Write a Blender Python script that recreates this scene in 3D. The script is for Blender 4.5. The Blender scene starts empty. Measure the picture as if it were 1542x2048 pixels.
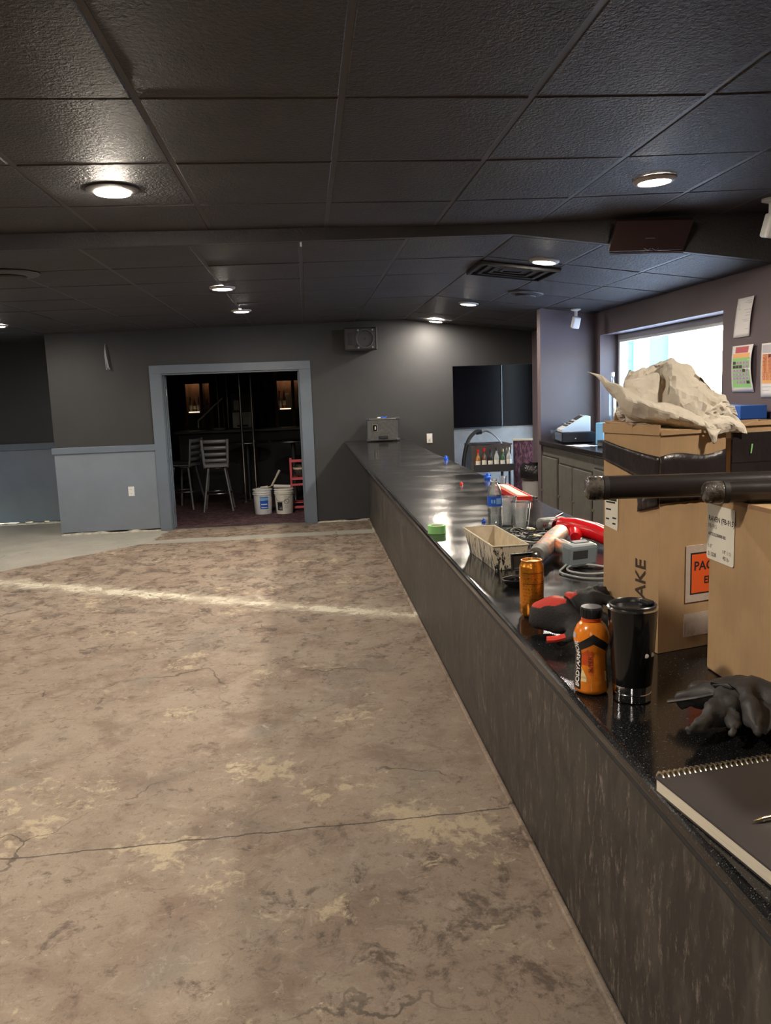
import bpy, bmesh, math, random
from mathutils import Vector, Matrix, Euler, noise as mnoise
random.seed(7)
R = math.radians
SC = bpy.context.scene
COL = SC.collection
# ------------------------------------------------------------------ camera
HC = 1.6926
cam_d = bpy.data.cameras.new('camera')
cam_d.sensor_fit = 'AUTO'
cam_d.sensor_width = 36.0
cam_d.lens = 1629.2 / 2048 * 36.0
cam_d.clip_start = 0.02
cam = bpy.data.objects.new('camera', cam_d)
COL.objects.link(cam)
_r = Vector((0.99474964, -0.09584845, -0.035864))
_d = Vector((-0.04933882, -0.14214164, -0.98861592))
_f = Vector((0.08965954, 0.98519482, -0.14612439))
cam.matrix_world = Matrix(((_r.x, -_d.x, -_f.x, 0), (_r.y, -_d.y, -_f.y, 0), (_r.z, -_d.z, -_f.z, HC), (0, 0, 0, 1)))
SC.camera = cam
# ------------------------------------------------------------------ world, exposure
W = bpy.data.worlds.new('sky'); SC.world = W; W.use_nodes = True
_wn = W.node_tree; _bg = _wn.nodes['Background']
_sky = _wn.nodes.new('ShaderNodeTexSky'); _sky.sky_type = 'NISHITA'
_sky.sun_disc = False; _sky.sun_elevation = R(14); _sky.sun_rotation = R(28); _sky.altitude = 200
_sky.air_density = 1.0; _sky.dust_density = 1.5; _sky.ozone_density = 1.5
_wn.links.new(_sky.outputs[0], _bg.inputs[0]); _bg.inputs[1].default_value = 3.0
VS = SC.view_settings
VS.view_transform = 'Standard'; VS.look = 'None'; VS.gamma = 1.0; VS.use_curve_mapping = False
VS.exposure = 0.98
CY = SC.cycles; CY.max_bounces = 7; CY.diffuse_bounces = 3; CY.glossy_bounces = 3; CY.transmission_bounces = 4; CY.transparent_max_bounces = 10; CY.caustics_reflective = False; CY.caustics_refractive = False
LAMP = 330.0          # radiance of a downlight lens
# ------------------------------------------------------------------ materials
class NT:
    def __init__(s, name):
        s.m = bpy.data.materials.new(name); s.m.use_nodes = True
        s.t = s.m.node_tree; s.p = s.t.nodes['Principled BSDF']
        s.pos = s.t.nodes.new('ShaderNodeNewGeometry').outputs['Position']
        s.obj = s.t.nodes.new('ShaderNodeTexCoord').outputs['Object']
    def n(s, ty): return s.t.nodes.new('ShaderNode' + ty)
    def set(s, sock, v):
        if isinstance(v, bpy.types.NodeSocket): s.t.links.new(v, sock)
        elif isinstance(v, (tuple, list)) and len(v) == 3 and sock.type == 'RGBA': sock.default_value = (*v, 1)
        else: sock.default_value = v
    def noise(s, vec, scale, det=3.0, rough=.55, dist=0.0):
        n = s.n('TexNoise'); s.set(n.inputs['Vector'], vec); n.inputs['Scale'].default_value = scale
        n.inputs['Detail'].default_value = det; n.inputs['Roughness'].default_value = rough; n.inputs['Distortion'].default_value = dist
        return n.outputs['Fac']
    def voro(s, vec, scale, feat='F1', out='Distance', rnd=1.0):
        n = s.n('TexVoronoi'); n.feature = feat; s.set(n.inputs['Vector'], vec); n.inputs['Scale'].default_value = scale
        n.inputs['Randomness'].default_value = rnd
        return n.outputs[out]
    def math(s, op, a, b=0.0, c=0.0, clamp=False):
        n = s.n('Math'); n.operation = op; n.use_clamp = clamp
        s.set(n.inputs[0], a); s.set(n.inputs[1], b); s.set(n.inputs[2], c); return n.outputs[0]
    def ramp(s, fac, lo, hi, a=0.0, b=1.0):
        n = s.n('MapRange'); n.interpolation_type = 'SMOOTHSTEP'; s.set(n.inputs[0], fac)
        n.inputs[1].default_value = lo; n.inputs[2].default_value = hi; n.inputs[3].default_value = a; n.inputs[4].default_value = b
        return n.outputs[0]
    def mix(s, fac, a, b):
        n = s.n('Mix'); n.data_type = 'RGBA'; s.set(n.inputs[0], fac); s.set(n.inputs[6], a); s.set(n.inputs[7], b); return n.outputs[2]
    def sep(s, vec):
        n = s.n('SeparateXYZ'); s.set(n.inputs[0], vec); return n.outputs
    def vmul(s, vec, k):
        n = s.n('VectorMath'); n.operation = 'MULTIPLY'; s.set(n.inputs[0], vec); n.inputs[1].default_value = k; return n.outputs[0]
    def bump(s, h, st=.3, dist=.01):
        n = s.n('Bump'); s.set(n.inputs['Height'], h); n.inputs['Strength'].default_value = st; n.inputs['Distance'].default_value = dist
        s.set(s.p.inputs['Normal'], n.outputs[0])
    def base(s, c): s.set(s.p.inputs['Base Color'], c)
    def rough(s, v): s.set(s.p.inputs['Roughness'], v)
def pm(name, c, rough=.5, metal=0.0, var=0.0, scale=8.0, bump=0.0, bscale=60.0, bdist=.004, emit=None, es=1.0, trans=0.0, spec=None, alpha=None, rot=1.45):
    t = NT(name)
    if var:
        f = t.noise(t.obj, scale, 4, .6)
        t.base(t.mix(t.ramp(f, .3, .7), tuple(x * (1 - var) for x in c), tuple(min(1, x * (1 + var)) for x in c)))
    else: t.base(c)
    t.rough(rough); t.p.inputs['Metallic'].default_value = metal
    if bump: t.bump(t.noise(t.obj, bscale, 3, .6), bump, bdist)
    if emit: t.p.inputs['Emission Color'].default_value = (*emit, 1); t.p.inputs['Emission Strength'].default_value = es
    if trans: t.p.inputs['Transmission Weight'].default_value = trans; t.p.inputs['IOR'].default_value = rot
    if spec is not None: t.p.inputs['Specular IOR Level'].default_value = spec
    if alpha is not None: t.p.inputs['Alpha'].default_value = alpha
    return t.m
def mat_floor():
    t = NT('bare_concrete'); P = t.pos; S = t.sep(P); X, Y = S[0], S[1]
    big = t.noise(P, .9, 4, .6); mid = t.noise(P, 3.2, 5, .65, .4); fine = t.noise(P, 26, 4, .7); tiny = t.noise(P, 120, 2, .6)
    c = t.mix(t.ramp(big, .36, .64), (.31, .235, .182), (.355, .285, .225))
    c = t.mix(t.math('MULTIPLY', t.ramp(mid, .46, .68), .8), c, (.215, .153, .118))
    # grey worn zones
    c = t.mix(t.math('MULTIPLY', t.ramp(t.noise(P, 1.7, 5, .6, .8), .54, .66), .55), c, (.22, .195, .165))
    # dark stains, denser far away and beside the bar
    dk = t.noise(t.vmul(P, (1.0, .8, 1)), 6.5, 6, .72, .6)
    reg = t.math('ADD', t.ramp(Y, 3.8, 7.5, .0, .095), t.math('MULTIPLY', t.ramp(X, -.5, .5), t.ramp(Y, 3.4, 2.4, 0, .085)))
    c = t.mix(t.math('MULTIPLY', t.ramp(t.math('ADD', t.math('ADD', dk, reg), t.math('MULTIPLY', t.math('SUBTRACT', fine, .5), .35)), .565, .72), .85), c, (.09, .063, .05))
    c = t.mix(t.math('MULTIPLY', t.ramp(fine, .55, .74), .6), c, (.13, .1, .078))
    # broken grain: pale grit, pits and smears
    g1 = t.noise(P, 11, 5, .8, .8); c = t.mix(t.math('MULTIPLY', t.ramp(g1, .53, .66), .55), c, (.15, .112, .088)); c = t.mix(t.math('MULTIPLY', t.ramp(g1, .46, .34), .5), c, (.43, .36, .29))
    c = t.mix(t.math('MULTIPLY', t.ramp(t.noise(P, 48, 3, .75), .63, .72), .6), c, (.09, .068, .055)); c = t.mix(t.math('MULTIPLY', t.ramp(t.noise(P, 38, 3, .8, .5), .66, .74), .65), c, (.55, .48, .38))
    # cream remnants of adhesive
    cr = t.math('ADD', t.math('MULTIPLY', t.noise(P, 1.9, 3, .5), .55), t.math('MULTIPLY', t.noise(P, 17, 6, .75, .5), .45))
    band = t.math('SUBTRACT', 1, t.math('DIVIDE', t.math('ABSOLUTE', t.math('SUBTRACT', Y, 2.95)), 1.1), clamp=True)
    c = t.mix(t.math('MULTIPLY', t.ramp(t.math('ADD', cr, t.math('MULTIPLY', band, .055)), .575, .64), .8), c, (.55, .455, .315))
    c = t.mix(t.math('MULTIPLY', t.ramp(t.noise(P, 7.5, 5, .7, .3), .69, .72), .8), c, (.56, .5, .4))
    # pale broken streak running across
    nx, ny = .4783, .8782
    d = t.math('ADD', t.math('ADD', t.math('MULTIPLY', X, nx), t.math('MULTIPLY', Y, ny)), -5.60)
    dd = t.math('ADD', t.math('ABSOLUTE', t.math('ADD', d, t.math('MULTIPLY', t.math('SUBTRACT', mid, .5), .22))), t.math('MULTIPLY', t.math('SUBTRACT', t.noise(P, 6.5, 5, .82, .6), .5), .62))
    c = t.mix(t.math('MULTIPLY', t.ramp(dd, .2, .05), .8), c, (.50, .44, .35))
    c = t.mix(t.math('MULTIPLY', t.ramp(dd, .06, .03), t.ramp(t.noise(P, 2.7, 4, .7), .36, .52, .25, .95)), c, (.74, .70, .57))
    # grey painted remainder at the back
    wob = t.math('MULTIPLY', t.math('SUBTRACT', t.noise(P, 2.4, 4, .6), .5), .22)
    Yw = t.math('ADD', Y, wob)
    left = t.ramp(t.math('SUBTRACT', t.math('ADD', Yw, t.math('MULTIPLY', X, -1.02)), 11.86), -.03, .03)
    left = t.math('MULTIPLY', left, t.ramp(t.math('ADD', X, wob), -1.86, -1.94))
    stripe = t.math('MULTIPLY', t.ramp(t.math('ABSOLUTE', t.math('SUBTRACT', Yw, 9.88)), .15, .12), t.ramp(X, -2.1, -1.9))
    rec = t.ramp(X, -3.25, -3.3)
    rec = t.math('MULTIPLY', rec, t.ramp(t.math('ADD', Yw, t.math('MULTIPLY', X, -.6)), 10.35, 10.45))
    gp = t.math('MAXIMUM', t.math('MAXIMUM', left, stripe), rec)
    c = t.mix(t.math('MULTIPLY', gp, t.ramp(fine, .72, .6, .3, .95)), c, t.mix(t.ramp(mid, .3, .7), (.36, .35, .31), (.46, .45, .40)))
    # joint and cracks
    j = t.math('ABSOLUTE', t.math('ADD', t.math('SUBTRACT', Y, t.math('ADD', 3.02, t.math('MULTIPLY', X, .035))), t.math('MULTIPLY', t.math('SUBTRACT', t.noise(P, 6, 4, .7), .5), .05)))
    c = t.mix(t.math('MULTIPLY', t.ramp(j, .007, .002), .85), c, (.05, .038, .03))
    wv = t.n('VectorMath'); wv.operation = 'ADD'; t.set(wv.inputs[0], P)
    nz = t.n('TexNoise'); t.set(nz.inputs['Vector'], P); nz.inputs['Scale'].default_value = 4; nz.inputs['Detail'].default_value = 5
    t.set(wv.inputs[1], t.vmul(nz.outputs['Color'], (.5, .5, 0)))
    vc = t.voro(wv.outputs[0], .75, 'DISTANCE_TO_EDGE')
    cm = t.math('MULTIPLY', t.ramp(vc, .007, .002), t.ramp(t.noise(P, .8, 2), .5, .6))
    c = t.mix(t.math('MULTIPLY', cm, .75), c, (.06, .047, .037))
    c = t.mix(t.ramp(tiny, .3, .7, .0, .16), c, (.12, .1, .08))
    t.base(c); t.rough(t.ramp(mid, .3, .7, .62, .85))
    h = fine
    t.bump(h, .35, .006)
    return t.m
def mat_carpet():
    t = NT('purple_carpet'); P = t.pos
    a = t.noise(t.vmul(P, (1, 1.6, 1)), 9, 5, .75, 1.2); b = t.noise(P, 60, 3, .7)
    c = t.mix(t.ramp(a, .42, .6), (.04, .017, .025), (.16, .08, .095)); c = t.mix(t.ramp(b, .56, .72), c, (.32, .23, .22))
    t.base(c); t.rough(.95); t.bump(b, .6, .01); return t.m
def mat_granite():
    t = NT('black_granite'); P = t.pos
    v = t.noise(P, 420, 2, .6); w = t.noise(P, 170, 2, .5)
    c = t.mix(t.ramp(v, .6, .72), (.007, .007, .008), (.13, .135, .14)); c = t.mix(t.ramp(w, .68, .73), c, (.11, .11, .11))
    t.base(c); t.rough(t.ramp(t.noise(P, 5, 4, .6), .35, .7, .11, .2)); t.p.inputs['Specular IOR Level'].default_value = .55; return t.m
def mat_barpanel():
    t = NT('scuffed_black_panel'); P = t.pos
    s1 = t.noise(t.vmul(P, (1, 3.4, 1.1)), 3.0, 7, .75, .5); s2 = t.noise(t.vmul(P, (1, 5.5, 1.8)), 7, 7, .8, .3); s3 = t.noise(P, 1.5, 3, .5)
    c = t.mix(t.ramp(s1, .42, .66), (.038, .035, .033), (.085, .075, .066))
    c = t.mix(t.math('MULTIPLY', t.ramp(s2, .53, .66), t.ramp(s3, .36, .6, .3, 1.0)), c, (.23, .195, .16))
    c = t.mix(t.ramp(t.noise(P, 55, 3, .7), .7, .78), c, (.02, .018, .016))
    t.base(c); t.rough(t.ramp(s1, .3, .7, .42, .62)); t.bump(s2, .12, .004); return t.m
def mat_ceil(name, c, gl=.5):
    t = NT(name); P = t.pos
    n = t.noise(P, 60, 3, .6, .6); b = t.noise(P, 3, 3, .5)
    t.base(t.mix(t.ramp(b, .3, .7), tuple(x * .9 for x in c), tuple(x * 1.1 for x in c))); t.rough(gl); t.p.inputs['Specular IOR Level'].default_value = .35; t.bump(n, .9, .009); return t.m
def mat_card(name, c):
    t = NT(name); P = t.obj
    a = t.noise(t.vmul(P, (30, 30, 2)), 6, 3, .5); b = t.noise(P, 7, 4, .6)
    k = t.mix(t.ramp(b, .35, .7), c, tuple(x * .84 for x in c)); k = t.mix(t.ramp(a, .4, .7, 0, .12), k, tuple(x * .6 for x in c))
    t.base(k); t.rough(.8); t.bump(a, .08, .002); return t.m
def mat_mudpan():
    t = NT('dripped_pan'); S = t.sep(t.obj); P = t.obj
    d = t.noise(t.vmul(P, (28, 28, 4)), 3.0, 4, .6, .6)
    sp = t.noise(P, 55, 4, .7)
    m = t.ramp(t.math('ADD', d, t.math('MULTIPLY', S[2], 1.2)), .50, .55)
    c = t.mix(m, (.018, .018, .02), (.62, .55, .42)); c = t.mix(t.ramp(sp, .6, .66), c, (.55, .55, .56))
    t.base(c); t.rough(.45); return t.m
def mat_can():
    t = NT('orange_can'); S = t.sep(t.obj); P = t.obj
    n = t.noise(t.vmul(P, (60, 60, 260)), 3.2, 2, .5)
    rows = t.math('ABSOLUTE', t.math('SINE', t.math('MULTIPLY', S[2], 330)))
    side = t.math('MULTIPLY', t.ramp(S[1], -.012, -.02), t.math('MULTIPLY', t.ramp(S[2], .13, .128), t.ramp(S[2], .008, .012)))
    m = t.math('MULTIPLY', t.math('MULTIPLY', t.ramp(n, .52, .58), t.ramp(rows, .3, .55)), side)
    c = t.mix(t.math('MULTIPLY', m, .8), (.80, .30, .035), (.16, .05, .01))
    ln = t.math('ABSOLUTE', t.math('SUBTRACT', S[2], .095)); ln2 = t.math('ABSOLUTE', t.math('SUBTRACT', S[2], .124))
    c = t.mix(t.math('MULTIPLY', t.ramp(t.math('MINIMUM', ln, ln2), .0012, .0006), side), c, (.13, .03, .005))
    t.base(c); t.rough(.27); t.p.inputs['Metallic'].default_value = .75; return t.m
def mat_print(name, paper, ink, sc=(40, 40, 220), amt=.8):
    t = NT(name); P = t.obj
    m = t.math('MULTIPLY', t.ramp(t.noise(t.vmul(P, sc), 2.2, 2, .5), .5, .56), amt)
    t.base(t.mix(m, paper, ink)); t.rough(.75); return t.m
M = {}
M['floor'] = mat_floor(); M['carpet'] = mat_carpet(); M['granite'] = mat_granite(); M['barpanel'] = mat_barpanel()
M['ceil'] = mat_ceil('charcoal_tile_paint', (.05, .0485, .052), .6); M['tbar'] = pm('ceiling_grid_paint', (.057, .055, .059), .55)
M['wall'] = pm('charcoal_wall_paint', (.038, .04, .0445), .55, var=.06, scale=2)
M['wall_r'] = pm('mauve_charcoal_wall', (.115, .088, .098), .55, var=.06, scale=2)  # charcoal wall colour shifted towards mauve
M['wains'] = pm('slate_grey_paint', (.195, .228, .275), .45, var=.05, scale=3)
M['trim'] = pm('slate_trim_paint', (.145, .178, .228), .38, var=.05, scale=3)
M['plaster'] = pm('raw_plaster', (.55, .52, .46), .9, var=.25, scale=14, bump=.4)
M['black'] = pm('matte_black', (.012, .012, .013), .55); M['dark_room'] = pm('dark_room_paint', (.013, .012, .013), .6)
M['gloss_black'] = pm('gloss_black', (.007, .006, .007), .06); M['white'] = pm('white_plastic', (.75, .75, .74), .4)
M['winframe'] = pm('window_vinyl', (.72, .74, .76), .4)
M['chrome'] = pm('chrome', (.75, .76, .78), .12, 1.0); M['steel'] = pm('stainless_steel', (.42, .42, .42), .3, 1.0, var=.15, scale=6)
M['metal_dark'] = pm('dark_grey_metal', (.085, .088, .1), .38, .6); M['seat'] = pm('black_vinyl_seat', (.03, .03, .034), .4)
M['card'] = mat_card('kraft_cardboard', (.47, .305, .16)); M['card_in'] = mat_card('cardboard_inside', (.36, .215, .115))
M['tape_black'] = pm('black_stretch_film', (.022, .017, .018), .3, bump=.5, bscale=26, bdist=.006, var=.2)
M['film_black'] = pm('black_plastic_sleeve', (.028, .023, .023), .26, bump=.15, bscale=18)
M['film_clear'] = pm('crinkled_clear_film', (.075, .066, .058), .16, var=.8, scale=40, bump=.9, bscale=60, bdist=.006)
def mat_paper():
    t = NT('packing_paper'); P = t.obj
    n = t.n('TexNoise'); t.set(n.inputs['Vector'], P); n.inputs['Scale'].default_value = 12; n.inputs['Detail'].default_value = 3
    w = t.n('VectorMath'); w.operation = 'ADD'; t.set(w.inputs[0], P); t.set(w.inputs[1], t.vmul(n.outputs['Color'], (.05, .05, .05)))
    a = t.voro(w.outputs[0], 16, 'F1'); b = t.voro(w.outputs[0], 38, 'F1'); h = t.math('ADD', a, t.math('MULTIPLY', b, .35))
    t.base(t.mix(t.ramp(t.noise(P, 9, 4, .6), .3, .7), (.58, .52, .43), (.66, .60, .50))); t.rough(.75); t.bump(h, .4, .02); return t.m
M['paper'] = mat_paper()
M['print'] = mat_print('printed_packing_paper', (.62, .56, .48), (.17, .15, .14)); M['label'] = pm('label_paper', (.78, .75, .66), .6, var=.04)
M['ink'] = pm('black_ink', (.018, .016, .016), .6); M['marker'] = pm('marker_ink', (.05, .032, .022), .7)
M['orange_st'] = pm('orange_sticker', (.80, .12, .025), .4); M['pouch'] = pm('clear_pouch_edge', (.52, .43, .36), .25, bump=.6, bscale=50)
M['can'] = mat_can(); M['can_metal'] = pm('orange_aluminium', (.85, .42, .12), .25, .9)
M['juice'] = pm('orange_label_film', (.80, .23, .018), .22, var=.12, scale=30); M['juice_lt'] = pm('pale_peach_print', (.8, .62, .33), .3)
M['juice_rd'] = pm('orange_red_print', (.62, .085, .02), .25)
M['blk_plastic'] = pm('black_plastic', (.015, .015, .017), .3); M['tumbler'] = pm('black_tumbler_coat', (.008, .008, .009), .12, bump=.05, bscale=40)
M['glove'] = pm('black_glove_knit', (.018, .017, .018), .75, bump=.5, bscale=180); M['glove_red'] = pm('red_glove_knit', (.62, .035, .02), .6, bump=.4, bscale=200)
def mat_glove():
    t = NT('black_red_glove_knit'); S = t.sep(t.obj)
    h = t.math('SUBTRACT', S[2], t.math('ADD', .097, t.math('MULTIPLY', S[0], .5)))
    h = t.math('ADD', h, t.math('MULTIPLY', t.math('SUBTRACT', t.noise(t.obj, 40, 3, .6), .5), .012))
    m = t.math('MULTIPLY', t.ramp(h, .0, .003), t.ramp(S[0], .075, .065))
    t.base(t.mix(m, (.018, .017, .018), (.62, .04, .025))); t.rough(.72); t.bump(t.noise(t.obj, 180, 3, .6), .5, .004); return t.m
M['glove'] = mat_glove()
M['nitrile'] = pm('black_nitrile', (.06, .056, .056), .55, bump=.3, bscale=45, bdist=.006)
M['cover'] = pm('notebook_cover', (.045, .04, .042), .4, var=.1); M['pages'] = mat_print('page_edges', (.72, .66, .54), (.5, .45, .36), (4, 4, 900), .6)
M['coil'] = pm('gold_coil', (.72, .65, .5), .25, 1.0)
def mat_thin(name, tint, rough, lo, hi, lit_haze=0.0):
    t = NT(name); tr = t.n('BsdfTransparent'); tr.inputs[0].default_value = (*tint, 1); gl = t.n('BsdfGlossy'); gl.inputs['Roughness'].default_value = rough
    fr = t.n('Fresnel'); fr.inputs[0].default_value = 1.45; mx = t.n('MixShader'); t.t.links.new(t.ramp(fr.outputs[0], .03, .6, lo, hi), mx.inputs[0])
    t.t.links.new(tr.outputs[0], mx.inputs[1]); t.t.links.new(gl.outputs[0], mx.inputs[2]); out = mx.outputs[0]
    if lit_haze:
        tl = t.n('BsdfTranslucent'); tl.inputs[0].default_value = (.8, .88, 1, 1); m2 = t.n('MixShader'); m2.inputs[0].default_value = lit_haze  # pale blue scatter imitates window light in the clear plastic
        t.t.links.new(out, m2.inputs[1]); t.t.links.new(tl.outputs[0], m2.inputs[2]); out = m2.outputs[0]
    t.t.links.new(out, t.t.nodes['Material Output'].inputs[0]); return t.m
M['glass'] = mat_thin('clear_plastic', (.95, .96, .97), .06, .10, .9, .045); M['pane'] = mat_thin('window_glass', (.97, .98, .99), .0, .02, .3)
M['water'] = pm('water', (.95, .98, 1), .0, trans=1.0, rot=1.33)
M['blue'] = pm('blue_label', (.02, .11, .62), .35); M['blue_lt'] = pm('pale_blue_print', (.25, .5, .85), .4)
M['green'] = pm('green_tape', (.27, .62, .22), .55); M['green_d'] = pm('tape_core', (.62, .6, .5), .7)
M['red'] = pm('glossy_red', (.72, .012, .02), .2); M['red_tray'] = pm('red_plastic', (.68, .03, .028), .4); M['cream'] = pm('cream_stick', (.8, .7, .56), .5)
M['orange_tool'] = pm('orange_tool_plastic', (.72, .17, .045), .45, var=.25, scale=60)
def mat_drill():
    t = NT('worn_orange_grey_tool'); n = t.noise(t.obj, 24, 5, .7, .8)
    t.base(t.mix(t.ramp(n, .48, .56), (.24, .225, .21), (.70, .20, .07))); t.rough(.5); return t.m
M['drill'] = mat_drill(); M['grey_tool'] = pm('grey_tool_rubber', (.17, .165, .16), .55, var=.2, scale=40)
M['batt'] = pm('battery_grey', (.20, .24, .27), .45); M['cord'] = pm('grey_cord', (.42, .44, .45), .4); M['cordb'] = pm('black_cord', (.02, .02, .022), .4)
M['pan'] = mat_mudpan(); M['pan_in'] = pm('pan_inside', (.55, .46, .33), .5, var=.15, scale=18)
M['road'] = pm('road_case_grey', (.085, .08, .075), .6, var=.2, scale=26, bump=.3, bscale=90); M['speaker'] = pm('speaker_black', (.035, .034, .037), .5, bump=.2, bscale=120)
M['purple'] = (lambda: None)()
def mat_purple():
    t = NT('purple_tufted_carpet'); P = t.pos
    a = t.noise(t.vmul(P, (1, 1, .35)), 26, 4, .7, 1.0)
    t.base(t.mix(t.ramp(a, .45, .62), (.055, .016, .03), (.20, .085, .105))); t.rough(.9); t.bump(a, .8, .02); return t.m
M['purple'] = mat_purple(); M['panel_black'] = pm('satin_black_panel', (.010, .008, .010), .3, spec=.06)
M['alcove'] = pm('alcove_wall', (.5, .47, .45), .55, var=.12, scale=5); M['cab'] = pm('grey_cabinet_paint', (.115, .11, .098), .5, var=.12, scale=9)
M['ctop'] = pm('dark_counter_laminate', (.02, .017, .018), .16); M['brass'] = pm('brass_knob', (.75, .62, .38), .3, 1.0)
M['bag'] = pm('black_bin_bag', (.015, .014, .016), .22, bump=.6, bscale=16, bdist=.02); M['bin'] = pm('white_bin', (.5, .5, .51), .45)
M['bucket'] = pm('white_bucket', (.8, .83, .85), .4); M['bucket2'] = pm('cream_bucket', (.82, .82, .76), .4)
M['pink'] = pm('red_painted_metal', (.8, .13, .17), .4); M['tan'] = pm('tan_handle', (.6, .55, .42), .5)
M['ext'] = pm('exterior_siding', (.15, .235, .30), .8); M['snow'] = pm('snow_ground', (.85, .87, .9), .9)
M['register'] = pm('register_pale_plastic', (.55, .58, .60), .4); M['sheet'] = pm('white_sheet', (.78, .76, .76), .6)
M['bluecard'] = pm('blue_carton', (.03, .11, .42), .45); M['winlit_card'] = pm('window_lit_carton', (.2, .48, .8), .5)  # the lighter card has blue window light put into its colour
M['warm'] = pm('warm_edge_glow', (1, .8, .5), .5, emit=(1, .72, .42), es=1.6); M['warm_lamp'] = pm('warm_shelf_lamp', (1, .8, .5), .5, emit=(1, .74, .46), es=7.0); M['wood'] = pm('dark_stained_wood', (.12, .06, .035), .45, var=.2, scale=12)
M['screen_brown'] = pm('dark_brown_screen', (.028, .014, .014), .35); M['stool'] = pm('grey_stool_metal', (.21, .21, .225), .42, .3)
M['panelgrey'] = pm('grey_panel', (.5, .51, .47), .5, var=.1); M['bluegrey'] = pm('blue_grey_panel', (.10, .13, .2), .4)
M['fl_green'] = pm('flare_green', (.28, .58, .2), .6); M['fl_orange'] = pm('flare_orange', (.82, .42, .16), .6); M['fl_cell'] = pm('flare_cell', (.55, .44, .58), .6)
M['fl_dark'] = pm('flare_dark', (.05, .02, .03), .6); M['fl_red'] = pm('flare_red', (.5, .1, .12), .6); M['fl_grey'] = pm('flare_grey', (.5, .48, .52), .6)
M['lens'] = pm('downlight_lens', (1, 1, 1), .5, emit=(1.0, .88, .73), es=LAMP); M['ring'] = pm('downlight_trim_ring', (.5, .49, .47), .45); M['ring_d'] = pm('dark_downlight_ring', (.05, .048, .047), .4)
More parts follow.
